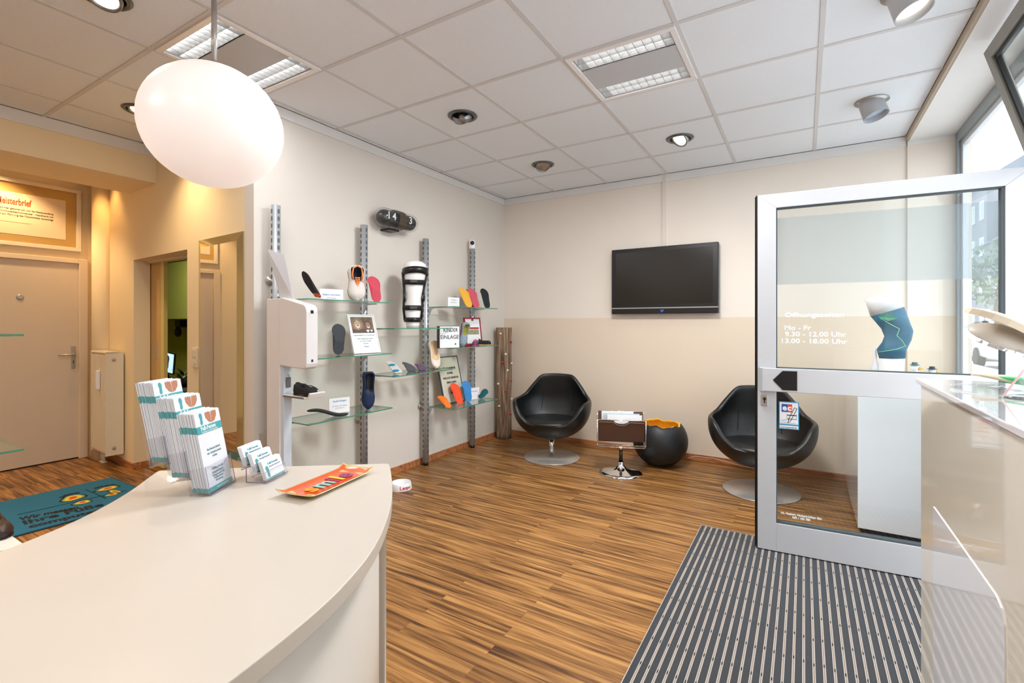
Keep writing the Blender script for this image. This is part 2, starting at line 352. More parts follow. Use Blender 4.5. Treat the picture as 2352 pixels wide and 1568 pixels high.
# contents of the back room
a = py(375, 797, 3.4); b = py(402, 855, 3.4)
t = thing('computer_monitor', 'black framed monitor with brown foot scan in the green back room', 'monitor', (a.x+.11, 3.42, b.z-.03), R(14), rot=(0, R(7), R(8)))
bxo('bezel', (-.36, .125, -.012, .012, 0, .31), 'black', t, bevel=.004)
bxo('screen', (-.345, .11, -.0145, -.012, .02, .295), mat('monitor_screen', (170, 205, 235), .4, emit=((.42, .62, .85), .8)), t)
def sole_pts(L=1., W=.36, n=36, flip=1):
    # outline of a shoe sole, heel at 0, toe at L, x sideways
    key = [(0, 0, .0), (.02, .12, 0), (.08, .22, 0), (.18, .27, 0), (.32, .25, .02), (.45, .22, .05), (.58, .27, .04), (.70, .335, .01), (.80, .34, -.01), (.90, .28, -.03), (.965, .17, -.05), (1, 0, -.06)]
    def at(t):
        for (a, w1, c1), (b, w2, c2) in zip(key, key[1:]):
            if a <= t <= b: k = (t-a)/(b-a); return w1+(w2-w1)*k, c1+(c2-c1)*k
        return 0, 0
    ts = [(.5-.5*math.cos(math.pi*i/(n//2))) for i in range(n//2+1)]; k = W/.68
    r_ = [(flip*(at(q)[1]*W*1.2+at(q)[0]*k), q*L) for q in ts]; l_ = [(flip*(at(q)[1]*W*1.2-at(q)[0]*k), q*L) for q in ts[1:-1]][::-1]
    return r_+l_
MXUP = Matrix.Rotation(R(90), 4, 'X')     # xy outline -> xz plane
bm = newbm(); prism(bm, sole_pts(.21, .075), 0, .002, mx=Matrix.Translation((-.02, -.0146, .06))@MXUP); obj('foot_scan', bm, mat('scan_brown', (84, 62, 50), .6), t)
bm = newbm(); tube(bm, [(-.1, .02, .1), (-.1, .06, -.10)], .02); box(bm, -.2, 0, -.02, .14, -.125, -.10); obj('stand', bm, 'black', t)
dz = b.z-.165
t = thing('desk', 'dark work desk with pale drawer front in the green back room', 'desk', (-7.6, 3.3, 0))
bxo('desk_top', (-.9, 1.3, -.2, .6, dz-.03, dz), 'blackmat', t); bxo('drawer_unit', (-.2, 1.2, -.15, .55, 0, dz-.03), mat('pale_green_front', (190, 190, 120), .5), t)
a = py(400, 700, 4.0); bxc = bxo('wall_cabinet', (-10, -6.2, 3.75, 4.2, py(400, 732, 3.75).z, 2.3), 'greendark'); tag(bxc, 'olive green wall cupboard hanging in the back room', 'cabinet')
a = py(416, 735, 4.1)
t = thing('wall_phone', 'dark wall telephone hanging under the olive cupboard', 'phone', (a.x, 4.05, a.z-.16))
bxo('cradle', (-.05, .12, -.03, .15, .04, .16), 'black', t, bevel=.01); bm = newbm(); lathe(bm, [(.02, -.12), (.05, -.08), (.045, 0), (.02, .05)], (.05, -.02, .0), 16); obj('handset', bm, 'blackmat', t)
a = py(422, 862, 3.3); t = thing('potted_plant', 'dark leafy plant on the desk of the back room', 'plant', (a.x, 3.3, dz))
bm = newbm(); lathe(bm, [(.04, 0), (.055, .09)], seg=16); obj('pot', bm, 'blackmat', t)
bm = newbm()
for i in range(26):
    q = random.uniform(0, 6.28); r_ = random.uniform(.02, .1); h = random.uniform(.1, .24); c = Vector((r_*math.cos(q), r_*math.sin(q), h)); u_ = Vector((-math.sin(q), math.cos(q), 0))*.02; s = Vector((math.cos(q)*.05, math.sin(q)*.05, .04))
    face(bm, [c-s, c-u_, c+s, c+u_])
obj('foliage', bm, mat('dark_leaf', (40, 60, 34), .5), t, fix=False)
lamp('back_room_lamp', 'AREA', (-7.4, 3.0, 2.58), 34, (1, .93, .7), (0, 0, 0), size=.5)

# storefront frames
WX0, WX1 = 1.0, 1.06
w1 = struct_root('window_1', label='tall fixed shop window in grey aluminium frame beyond the open door', cat='window')
bm = newbm(); box(bm, WX0, WX1, 4.89, 4.95, 0, 2.8); box(bm, WX0, WX1, 3.36, 3.44, 0, 2.8); box(bm, WX0, WX1, 3.44, 4.89, 2.72, 2.8); box(bm, WX0, WX1, 3.44, 4.89, .80, .87); box(bm, WX0, WX1, 3.44, 4.89, 0, .1)
obj('window_frame', bm, 'frame', w1, bevel=.004)
bm = newbm(); 
for y0, y1, z0, z1 in ((4.845, 4.89, .87, 2.72), (3.44, 3.47, .87, 2.72), (3.47, 4.845, 2.68, 2.72), (3.47, 4.845, .87, .9)): box(bm, WX0+.02, WX1-.01, y0, y1, z0, z1)
obj('glazing_bead', bm, 'alulight', w1, bevel=.002)
bxo('pane', (WX0+.035, WX0+.041, 3.44, 4.89, .87, 2.72), 'glass', w1); bxo('lower_panel', (WX0+.02, WX0+.045, 3.44, 4.89, .1, .8), 'alulight', w1)
w3 = struct_root('window_3', label='side shop window running behind the right counter', cat='window')
bm = newbm(); box(bm, WX0, WX1, 2.10, 2.16, 0, 2.8); box(bm, WX0, WX1, .3, 2.10, 2.72, 2.8); box(bm, WX0, WX1, .3, 2.10, 0, .1); box(bm, WX0, WX1, .3, .36, .1, 2.72)
obj('window_frame', bm, 'frame', w3, bevel=.004); bxo('pane', (WX0+.035, WX0+.041, .36, 2.10, .1, 2.72), 'glass', w3)
bxo('wall_right_daylight_block', (WX0, WX0+.12, -3.2, .3, 0, 2.9), 'shelfwall', kind='structure')  # unseen solid stretch added to keep daylight off the reception counter
bxo('trim_9', (WX0, WX1, 2.16, 3.36, 2.13, 2.18), 'frame', kind='structure'); bxo('trim_10', (WX0, WX1, 2.16, 3.36, 2.76, 2.8), 'frame', kind='structure')
w2 = struct_root('window_2', (WX0+.0, 0, 2.19), label='grey fanlight above the entrance, tilted open into the room', cat='window'); w2.rotation_euler = (0, R(-15.5), 0)
bm = newbm(); y0, y1, h = 2.18, 3.41, .585
box(bm, -.05, 0, y1-.055, y1, 0, h); box(bm, -.05, 0, y0, y0+.055, 0, h); box(bm, -.05, 0, y0+.055, y1-.055, h-.055, h); box(bm, -.05, 0, y0+.055, y1-.055, 0, .055); obj('sash', bm, mat('dark_grey_sash', (136, 134, 128), .5, .3), w2, bevel=.006)
bm = newbm(); box(bm, -.035, -.015, y1-.075, y1-.055, .055, h-.055); box(bm, -.035, -.015, y0+.055, y1-.075, h-.075, h-.055); obj('gasket', bm, 'black', w2); bxo('pane', (-.028, -.022, y0+.055, y1-.055, .055, h-.055), 'glass', w2)
# entrance door leaf, open into the room
F_, Hg = Vector((-.235, 3.193)), Vector((.94, 3.272)); W = (Hg-F_).length; da = math.atan2(Hg.y-F_.y, Hg.x-F_.x)
d2 = struct_root('door_2', (F_.x, F_.y, 0), da, 'open glass entrance door in aluminium frame with black arrow', 'door')
def lx(u):      # along-leaf coordinate of a photograph column
    k = dr(u, 742); dx, dy = math.cos(da), math.sin(da); det = k[0]*(-dy)+k[1]*dx; s = (F_.x*(-dy)+F_.y*dx)/det; return (k[0]*s-F_.x)*dx+(k[1]*s-F_.y)*dy, s
S = .097; ZT, ZB = 2.095, .012
bm = newbm()
prism(bm, [(0, ZB), (S, ZB), (S, ZT-.083), (0, ZT)], -.05, 0, mx=Matrix.Rotation(R(90), 4, 'X')@Matrix.Identity(4)); prism(bm, [(W-S, ZB), (W, ZB), (W, ZT), (W-S, ZT-.083)], -.05, 0, mx=Matrix.Rotation(R(90), 4, 'X'))
prism(bm, [(0, ZT), (S, ZT-.083), (W-S, ZT-.083), (W, ZT)], -.05, 0, mx=Matrix.Rotation(R(90), 4, 'X'))
box(bm, S, W-S, 0, .05, ZB, .175); box(bm, S, W-S, 0, .05, .95, 1.075)
obj('door_frame', bm, 'alulight', d2, bevel=.002)
bm = newbm(); box(bm, -.014, 0, .03, .05, ZB, ZT); box(bm, -.007, 0, .0, .03, ZB, ZT, 1); obj('edge_gasket', bm, ['black', 'black'], d2)
bm = newbm(); 
for a0, a1, b0, b1 in ((S, S+.006, 1.075, ZT-.083), (W-S-.012, W-S, 1.075, ZT-.083), (S, W-S, ZT-.089, ZT-.083), (S, W-S, 1.075, 1.083), (S, W-S, .175, .186), (S, S+.005, .186, .95)): box(bm, a0, a1, .006, .044, b0, b1)
obj('glazing_seal', bm, mat('dark_seal', (70, 80, 84), .6), d2)
bxo('door_pane', (S, W-S, .022, .028, 1.075, ZT-.083), 'doorglass', d2); bxo('lower_pane', (S, W-S, .022, .028, .175, .95), 'doorglass', d2)
bm = newbm(); face(bm, [(S+.002, .0215, 1.565), (W-S-.002, .0215, 1.565), (W-S-.002, .0215, 1.945), (S+.002, .0215, 1.955)]); obj('frosted_strip', bm, 'film', d2)
bm = newbm(); box(bm, .012, W-.06, -.034, -.02, .945, 1.08); box(bm, .012, .08, -.02, 0, .96, 1.06); box(bm, W-.15, W-.08, -.02, 0, .96, 1.06); box(bm, .010, .03, -.036, -.002, .943, 1.082, 1); obj('push_bar', bm, [M['alulight'], M['alu']], d2, bevel=.003)
q = [lx(u)[0] for u in (1775, 1797, 1830)]
bm = newbm(); prism(bm, [(q[0], 1.012), (q[1], 1.067), (q[2], 1.067), (q[2], .957), (q[1], .957)], .035, .037, mx=Matrix.Rotation(R(90), 4, 'X')); obj('arrow_sign', bm, 'black', d2)
bm = newbm(); box(bm, .018, .056, -.008, 0, .853, .92); lk = obj('lock_plate', bm, 'steel', d2, bevel=.004)
bm = newbm(); lathe(bm, [(.008, 0), (.008, .003)], mx=Matrix.Translation((.037, -.008, .897))@Matrix.Rotation(R(90), 4, 'X'), seg=14); box(bm, .034, .040, -.011, -.008, .872, .895); obj('key_hole', bm, 'black', lk)
bm = newbm(); box(bm, .02, W-.02, .005, .045, 0.002, ZB+.001); obj('bottom_brush', bm, 'black', d2)
def on_door(name, body, u0, u1, v, m, cap, lowy=None):
    a, s = lx(u0); b, s2 = lx(u1); z = EH+(742-v)/FP*(s+s2)/2
    return txt(name, body, cap/.72, ((a+b)/2, .0205, z), RY, m, d2, width=abs(b-a), bold=.0005)
on_door('hours_heading', 'Öffnungszeiten', 1803, 1940, 723, 'whiteprint', .026)
on_door('hours_line', 'Mo - Fr', 1802, 1863, 753, 'whiteprint', .026); on_door('hours_line', '9.30 - 12.00 Uhr', 1803, 1945, 768, 'whiteprint', .027); on_door('hours_line', '13.00 - 18.00 Uhr', 1794, 1945, 784, 'whiteprint', .027)
on_door('owner_line', 'Inh. Hackert, Hackert-Urban Gbr', 1793, 1889, 1187, 'whiteprint', .012); on_door('owner_line', '089 / 180 780', 1820, 1862, 1194, 'whiteprint', .012)
# card payment sticker
a, s = lx(1789); b, s2 = lx(1836); z0 = EH-(985-742)/FP*s; z1 = EH-(922-742)/FP*s
st = bxo('payment_sticker', (a, b, .0195, .0215, z0, z1), mat('sticker_blue', (60, 150, 195), .4), d2, bevel=.001)
hh = z1-z0; ww = b-a
bm = newbm(); box(bm, a+.005, b-.005, .0185, .0195, z0+.19*hh, z1-.005); box(bm, a+.005, b-.005, .0185, .0195, z0+.004, z0+.13*hh); obj('sticker_face', bm, 'paper', st)
bm = newbm(); box(bm, a+.18*ww-.004, a+.42*ww, .0178, .0185, z0+.62*hh, z0+.91*hh); obj('blue_square', bm, mat('blue_ink', (20, 80, 170), .5), st)
bm = newbm(); box(bm, a+.42*ww, a+.66*ww, .0178, .0185, z0+.62*hh, z0+.91*hh); obj('red_square', bm, mat('red_ink', (225, 60, 30), .5), st)
txt('letter_e', 'e', .045, (a+.29*ww, .0174, z0+.77*hh), RY, 'whiteprint', st, bold=.002); txt('letter_c', 'c', .045, (a+.53*ww, .0174, z0+.77*hh), RY, 'whiteprint', st, bold=.002)
bm = newbm(); 
for (x0, y0_), (x1, y1_), th in (((.45, .24), (.52, .38), .0012), ((.47, .34), (.78, .8), .0015), ((.58, .3), (.9, .76), .0015), ((.45, .24), (.58, .3), .0012), ((.78, .8), (.9, .76), .0015), ((.1, .23), (.85, .23), .0008), ((.12, .3), (.4, .34), .001)):
    tube(bm, [(a+x0*ww, .0182, z0+y0_*hh), (a+x1*ww, .0182, z0+y1_*hh)], th, 6)
box(bm, a+.4*ww, a+.88*ww, .0178, .0185, z0+.50*hh, z0+.53*hh); box(bm, a+.4*ww, a+.41*ww, .0178, .0185, z0+.38*hh, z0+.55*hh); box(bm, a+.87*ww, a+.88*ww, .0178, .0185, z0+.38*hh, z0+.55*hh); box(bm, a+.4*ww, a+.88*ww, .0178, .0185, z0+.37*hh, z0+.385*hh)
obj('pen_and_card_drawing', bm, 'black', st); txt('web_line', 'www.easycash.de', .011, ((a+b)/2, .0178, z0+.07*hh), RY, 'blackprint', st, width=.8*ww)

# ---------------- ceiling fixtures ----------------
M['louvre'] = mat('louvre_silver', (190, 192, 194), .3, .3)
def troffer(x, y, label, power, on=1.):
    t = thing('ceiling_light', label, 'ceiling light', (x+.315, y+.315, ZC), group='square louvre lights')
    h = .305
    bm = newbm(); 
    for a0, a1, b0, b1 in ((-h, h, -h, -h+.03), (-h, h, h-.03, h), (-h, -h+.03, -h+.03, h-.03), (h-.03, h, -h+.03, h-.03)): box(bm, a0, a1, b0, b1, -.012, .012)
    box(bm, -h, h, -h, h, .07, .075); obj('frame', bm, 'plaster', t, bevel=.002)
    bxo('centre_panel', (-h+.03, h-.03, -.125, .125, -.006, .0), mat('panel_grey', (196, 198, 202), .5), t)
    for yc in (-.235, -.165, .165, .235):
        bm = newbm(); sx = h-.035
        for i in range(12):
            xx = -sx+2*sx*(i)/11; prism(bm, [(-.033, .0), (.033, .0), (.028, .035), (-.028, .035)], -.0015, .0015, mx=Matrix.Translation((xx, yc, 0))@Matrix.Rotation(R(90), 4, 'Z')@Matrix.Rotation(R(90), 4, 'X'))
        prof = [(-.034, .0), (-.030, .02), (-.018, .045), (0, .052), (.018, .045), (.030, .02), (.034, .0)]
        for (p0, q0), (p1, q1) in zip(prof, prof[1:]): face(bm, [(-sx, yc+p0, q0), (sx, yc+p0, q0), (sx, yc+p1, q1), (-sx, yc+p1, q1)])
        obj('louvre', bm, M['louvre'], t, fix=False)
        bm = newbm(); tube(bm, [(-sx+.03, yc, .038), (sx-.03, yc, .038)], .0085, 12); obj('lamp_tube', bm, mat('tube_glow', (1., 1, 1), .5, emit=((1, .96, .9), 6*on)), t)
    lamp('troffer_lamp', 'AREA', (x+.315, y+.315, ZC-.02), power, (.97, .98, 1), (0, 0, 0), size=.55)
    return t
troffer(-1.18, 2.50, 'square louvre ceiling light in front of the television wall', 54)
troffer(-3.07, 1.24, 'square louvre ceiling light right behind the white globe lamp', 7)
for (x, y), pw, lb in zip(TR[2:], (4, 18, 20), ('unseen fill light added above the viewer, built as a square louvre light', 'unseen fill light added over the back right of the room, built as a square louvre light', 'unseen fill light added over the back left of the room, built as a square louvre light')): troffer(x, y, lb, pw)  # out-of-view fill lights added to brighten the room, built like the troffers
def downlight(i, x, y, tilt, az, lit, label, power=0, col=(1, .74, .44), aim=None):
    t = thing('recessed_spotlight', label, 'ceiling light', (x, y, ZC), group='recessed ceiling spotlights')
    bm = newbm(); lathe(bm, [(.082, .0), (.104, -.001), (.107, -.006), (.10, -.012), (.084, -.014), (.08, -.004), (.08, .10)], seg=40, cap=False); obj('trim_ring', bm, mat('gunmetal', (104, 106, 108), .3, .7), t)
    bm = newbm(); lathe(bm, [(.08, .10), (.001, .10)], seg=32, cap=False); obj('housing', bm, 'blackmat', t, fix=False)
    hd = bpy.data.objects.new('lamp_head', None)
    mx = Matrix.Translation((0, 0, -.002))@Matrix.Rotation(az, 4, 'Z')@Matrix.Rotation(tilt, 4, 'X')
    bm = newbm(); lathe(bm, [(.062, .03), (.072, .02), (.072, -.016), (.064, -.018), (.060, -.006), (.02, .028)], seg=36, cap=False, mx=mx); hd = obj('lamp_head', bm, mat('ring_steel', (150, 152, 154), .25, .8), t)
    bm = newbm(); lathe(bm, [(.058, -.008), (.03, -.011), (.001, -.012)], seg=32, cap=False, mx=mx)
    m = mat('lamp_face', (255, 240, 214), .4, emit=((1, .86, .62), 1.6)) if lit else mat('lamp_lens', (196, 184, 168), .15, .6)
    obj('lamp_face', bm, m, hd, fix=False)
    if power:
        l = lamp('spot_lamp', 'SPOT', (x, y, ZC-.03), power, col, spot_size=R(115), spot_blend=.9, shadow_soft_size=.07)
        l.rotation_euler = aim if aim else (mx.to_3x3()).to_euler()
    return t
downlight(0, *DL[0], R(-24), R(35), 1, 'lit recessed ceiling spotlight at the upper left corner of the picture', 40)
downlight(1, *DL[1], R(-14), R(20), 1, 'lit recessed ceiling spotlight half hidden by the globe lamp', 52, (1, .74, .42), (R(4), 0, 0))
downlight(2, *DL[2], R(62), R(15), 0, 'unlit recessed ceiling spotlight turned edge-on, above the shelf wall')
downlight(3, *DL[3], R(-38), R(40), 0, 'unlit recessed ceiling spotlight with ribbed lens near the far corner')
downlight(4, *DL[4], R(-42), R(-38), 1, 'lit recessed ceiling spotlight in front of the television', 14, (1, .9, .76), (R(10), 0, 0))
def canspot(x, y, lit, label):
    t = thing('tube_spotlight', label, 'ceiling light', (x, y, ZC), group='tube spotlights by the window')
    bm = newbm(); lathe(bm, [(.0, -.0), (.096, -.002), (.098, -.008), (.0, -.010)], seg=36, cap=False); obj('ceiling_plate', bm, 'steel', t)
    mx = Matrix.Translation((0, 0, -.03))@Matrix.Rotation(R(60), 4, 'Z')@Matrix.Rotation(R(-18), 4, 'X')
    bm = newbm(); lathe(bm, [(.07, .03), (.074, -.09), (.069, -.09), (.066, -.05)], seg=36, cap=False, mx=mx); obj('tube_body', bm, mat('light_grey_lacquer', (176, 178, 182), .4), t)
    bm = newbm(); lathe(bm, [(.067, -.055), (.001, -.06)], seg=32, cap=False, mx=mx); obj('lamp_face', bm, mat('warm_face', (255, 236, 214), .4, emit=((1, .9, .76), 1.6)) if lit else mat('frosted_face', (176, 190, 206), .4), t, fix=False)
canspot(.395, 4.065, 0, 'unlit tube spotlight on the ceiling near the pilaster'); canspot(.40, 2.80, 1, 'lit tube spotlight at the top edge above the open door')
lamp('spot_lamp', 'SPOT', (.40, 2.80, ZC-.14), 10, (1, .85, .68), (R(8), 0, 0), spot_size=R(90), spot_blend=.6, shadow_soft_size=.05)
lamp('niche_lamp', 'SPOT', (-5.86, 1.25, ZC-.02), 46, (1, .70, .38), (0, R(4), 0), spot_size=R(110), spot_blend=.5, shadow_soft_size=.04)
lamp('niche_lamp', 'SPOT', (-5.86, -.2, ZC-.02), 46, (1, .70, .38), (0, 0, 0), spot_size=R(110), spot_blend=.5, shadow_soft_size=.04)
# corner wall-washer in the niche
lamp('niche_lamp', 'SPOT', (-5.75, 1.85, ZC-.02), 12, (1, .55, .18), (R(5), 0, 0), spot_size=R(80), spot_blend=.8, shadow_soft_size=.04)

# globe pendant
D_ = 1.9; gx, gy = fx*D_+rx*(-684/FP)*D_, fy*D_+ry*(-684/FP)*D_; gz = EH+(742-292)/FP*D_
t = thing('pendant_lamp', 'large glowing white globe lamp hanging on a steel rod', 'pendant lamp', (gx, gy, gz))
bm = newbm(); prof = []
for i in range(25):
    a = math.pi*i/24; prof.append((max(.001, .249*math.sin(a)), -.232*math.cos(a)))
lathe(bm, prof, seg=48, cap=False); obj('globe', bm, mat('opal_glass', (225, 216, 212), .35, emit=((1, .86, .79), .36)), t)
bm = newbm(); tube(bm, [(0, 0, .22), (0, 0, .5)], .0105, 16); tube(bm, [(0, 0, .5), (0, 0, ZC-gz)], .006, 12); obj('rod', bm, 'steel', t)
bm = newbm(); lathe(bm, [(.0, .25), (.035, .248), (.04, .225)], seg=24, cap=False); lathe(bm, [(.05, ZC-gz-.03), (.05, ZC-gz)], seg=24); obj('canopy', bm, 'steel', t)

# ---------------- television, clock, camera ----------------
t = thing('television', 'black flat television mounted on the two-tone wall', 'television', (-1.213, YB, 1.77))
bxo('casing', (-.523, .523, -.085, -.02, -.335, .34), 'black', t, bevel=.006); bxo('wall_mount', (-.2, .2, -.02, 0, -.15, .15), 'blackmat', t)
bxo('screen', (-.475, .475, -.0865, -.085, -.235, .30), mat('tv_screen', (30, 26, 20), .16, bump=(400, .15)), t)
bxo('silver_strip', (-.523, .523, -.088, -.085, -.281, -.270), 'steel', t)
bm = newbm(); 
for p0, p1 in (((-.014, .01), (.014, .01)), ((.014, .01), (0, -.012)), ((0, -.012), (-.014, .01))): tube(bm, [(p0[0], -.087, -.308+p0[1]), (p1[0], -.087, -.308+p1[1])], .002, 6)
obj('blue_triangle_light', bm, mat('blue_led', (40, 90, 220), .4, emit=((.1, .3, 1), .6)), t)
t = thing('flip_clock', 'black capsule flip clock on the shelf wall showing 14 and 3', 'clock', (XL+.105, 3.062, 2.232))
MY = Matrix.Rotation(R(90), 4, 'X')
def caps(r_, L): return [(r_*math.sin(R(a)), -L/2-r_*math.cos(R(a))+r_) for a in range(2, 91, 11)]+[(r_*math.sin(R(a)), L/2-r_*math.cos(R(a))-r_) for a in range(90, 179, 11)]
bm = newbm(); lathe(bm, caps(.082, .47), seg=32, mx=MY); obj('clear_case', bm, 'acrylic', t)
bm = newbm(); lathe(bm, caps(.066, .43), seg=32, mx=MY); obj('black_drum', bm, 'black', t)
bm = newbm(); lathe(bm, [(.084, -.045), (.086, 0), (.084, .045)], seg=32, mx=Matrix.Translation((0, .0, 0))@MY, cap=False); obj('middle_band', bm, mat('smoky_band', (92, 82, 70), .2, .4), t)
bm = newbm(); box(bm, -.105, .0, -.09, .03, -.095, -.083); obj('bracket', bm, 'black', t)
for s_, yy_ in (('1', -.160), ('4', -.098), ('3', .098)): txt('digit', s_, .085, (.071, yy_, .005), (R(90), 0, R(88)), 'whiteprint', t, bold=.001)
# ---------------- wall posts with slots ----------------
SP = [1.965, 2.729, 3.476, 4.226]; XP = -3.06
nm = ['leftmost slotted grey shelf post, partly behind the white box', 'second slotted grey shelf post, right of the sports shoe', 'third slotted grey shelf post, right of the braced leg model', 'rightmost slotted grey shelf post, beside the corner']
t = thing('shelf_post', nm[0], 'shelf post', (XP, SP[0], 0), group='slotted shelf posts')
bm = newbm(); lathe(bm, [(.030, .03), (.030, 2.137)], seg=32); obj('tube', bm, 'alu', t)
bm = newbm()
for ang in (R(-92), R(2)):
    for k in range(41):
        z = .12+k*.049; c, s = math.cos(ang), math.sin(ang)
        for dz_ in (0,):
            mx = Matrix.Translation((0, 0, z))@Matrix.Rotation(ang, 4, 'Z'); box(bm, .0285, .0306, -.0075, -.0025, 0, .028, mx=mx); box(bm, .0285, .0306, .0005, .0055, 0, .028, mx=mx)
obj('slots', bm, mat('slot_shadow', (74, 78, 82), .7), t)
bm = newbm(); lathe(bm, [(.026, .0), (.026, .03), (.012, .03)], seg=24); obj('foot', bm, 'black', t)
for z in (.55, 1.63):
    bm = newbm(); lathe(bm, [(.034, 0), (.034, .008), (.012, .012), (.012, .07)], seg=28, mx=Matrix.Translation((XL-XP, 0, z))@Matrix.Rotation(R(90), 4, 'Y')); obj('wall_disc', bm, 'steel', t)
P0 = t
for i in (1, 2, 3): c = copy_tree(P0); c.location = (XP, SP[i], 0); c['label'] = nm[i]
t = thing('security_camera', 'small white camera with black lens on top of the corner post', 'camera', (XP, SP[3], 2.138), tocam((XP, SP[3])))
bm = newbm(); lathe(bm, [(.033, 0), (.036, .01), (.036, .085), (.028, .1), (.001, .102)], seg=24); obj('camera_body', bm, 'plaster', t)
bm = newbm(); lathe(bm, [(.022, 0), (.022, .006), (.01, .009)], seg=20, mx=Matrix.Translation((0, -.032, .062))@Matrix.Rotation(R(90), 4, 'X')); obj('lens', bm, 'black', t)
# glass shelves
SH = [('A1', 1.50, 0), ('A2', 1.109, 0), ('A3', .689, 0), ('C1', 1.30, 1), ('C2', .926, 1), ('B1', 1.494, 2), ('B2', 1.114, 2), ('B3', .556, 2)]
sl = ['glass shelf with the sports shoe, uppermost on the left', 'glass shelf with the dark insole and photo frame', 'lowest left glass shelf carrying the blue loafer', 'upper middle glass shelf under the braced leg model', 'lower middle glass shelf with three short insoles', 'upper right glass shelf with yellow and pink insoles', 'right glass shelf carrying the light box with letters', 'lowest right glass shelf with the orange insoles']
SZ = {}
for (n_, z, k), lb in zip(SH, sl):
    SZ[n_] = z; y0, y1 = SP[k]+.004, SP[k+1]-.02
    t = thing('glass_shelf', lb, 'glass shelf', (0, 0, z), group='glass shelves on the slotted posts')
    bm = newbm(); prism(bm, [(-3.022, y0), (-2.72, y0), (-2.72, y1), (-3.022, y1)], -.008, 0, mi=0, mside=1); obj('glass_plate', bm, ['shelfglass', 'glassedge'], t)
    for yb in (SP[k]+.013, SP[k+1]-.03):
        bm = newbm(); prism(bm, [(-3.03, -.075), (-3.018, -.06), (-3.0, -.022), (-2.97, -.014), (-2.88, -.012), (-2.88, -.0085), (-3.03, -.0085)], -.006, .006, mx=Matrix.Translation((0, yb, 0))@MXUP); obj('bracket', bm, 'alu', t)
downlight(5, -4.015, -.335, R(10), R(200), 1, 'unseen warm fill light added over the hall, built as a recessed spotlight', 120, (1, .78, .5))  # out-of-view spotlight added to brighten and warm the hall
# ---------------- waiting corner ----------------
def make_chair(loc, rz, label):
    t = thing('tub_chair', label, 'chair', loc, rz, 'black leather tub chairs')
    NPH, NS = 48, 14
    def rim(p):     # p: angle from the back (0) to the front (pi)
        a = abs(p); key = [(0, .815), (R(30), .81), (R(39), .79), (R(50), .70), (R(61), .615), (R(76), .588), (R(100), .585), (R(116), .575), (R(127), .52), (R(139), .43), (R(152), .375), (R(180), .36)]
        for (a0, z0), (a1, z1) in zip(key, key[1:]):
            if a0 <= a <= a1: k = (a-a0)/(a1-a0); k = k*k*(3-2*k); return z0+(z1-z0)*k
        return .36
    def rad(p, z):
        k = min(1, max(0, (z-.19)/.36)); r_ = .392*math.sqrt(max(0, 1-(1-k)**2.3))
        if z > .57: r_ *= 1-.62*(z-.57)
        c = abs(math.cos(p)); s_ = abs(math.sin(p)); return r_, r_*(.86 if math.cos(p) > 0 else .84)
    bm = newbm(); grid = []
    for i in range(NPH):
        p = -math.pi+2*math.pi*i/NPH; col = []
        zr = rim(p)
        for j in range(NS+1):
            z = .19+(zr-.19)*(j/NS)**1.3; a, b = rad(p, z); sg = 1.0
            ex = math.copysign(abs(math.sin(p))**.86, math.sin(p)); ey = math.copysign(abs(math.cos(p))**.86, math.cos(p))
            if z > .57 and math.cos(p) > 0: a *= 1-.5*(z-.57)
            col.append(bm.verts.new((a*ex, b*ey+ (.10*max(0, z-.45) if math.cos(p) > 0 else 0), z)))
        grid.append(col)
    for i in range(NPH):
        a, b = grid[i], grid[(i+1) % NPH]
        for j in range(NS): f = bm.faces.new((a[j], b[j], b[j+1], a[j+1])); f.smooth = True
    bmesh.ops.remove_doubles(bm, verts=bm.verts, dist=.0005)
    s = obj('shell', bm, 'leather', t)
    so = s.modifiers.new('sol', 'SOLIDIFY'); so.thickness = .042; so.offset = -1
    sb = s.modifiers.new('sub', 'SUBSURF'); sb.levels = 1; sb.render_levels = 2
    bm = newbm(); pr = [(.001, .335), (.16, .335), (.25, .345), (.285, .362), (.288, .378), (.27, .395), (.20, .408), (.1, .41), (.001, .405)]
    lathe(bm, pr, seg=40, cap=False, mx=Matrix.Translation((0, -.03, 0))@Matrix.Diagonal((1.03, .93, 1, 1))); obj('seat_cushion', bm, 'leather', t)
    for sx in (-1, 1):
        bm = newbm(); tube(bm, [(sx*.135, .243+.0*k, 0) if False else (sx*(.165-.03*k), .262+.05*k*1.0-.012, .42+.36*k) for k in (0, .25, .5, .75, 1)], .0018, 6); obj('back_seam', bm, 'blackmat', t)
    bm = newbm(); lathe(bm, [(.024, .008), (.024, .21)], seg=24); obj('pedestal', bm, 'chrome', t)
    bm = newbm(); lathe(bm, [(.001, 0), (.276, 0), (.28, .004), (.276, .009), (.03, .012), (.001, .012)], seg=64, cap=False); obj('base_disc', bm, 'steel', t)
    return t
c1 = pz(1267, 1050, 0); c2 = pz(1747, 1128, 0)
ch = make_chair((c1.x, c1.y, 0), R(-76)+R(90), 'black leather tub chair near the corner, beside the old wooden post')
ch2 = copy_tree(ch); ch2.location = (c2.x, c2.y, 0); ch2.rotation_euler = (0, 0, R(-84)+R(90)); ch2['label'] = 'black leather tub chair partly behind the open glass door'

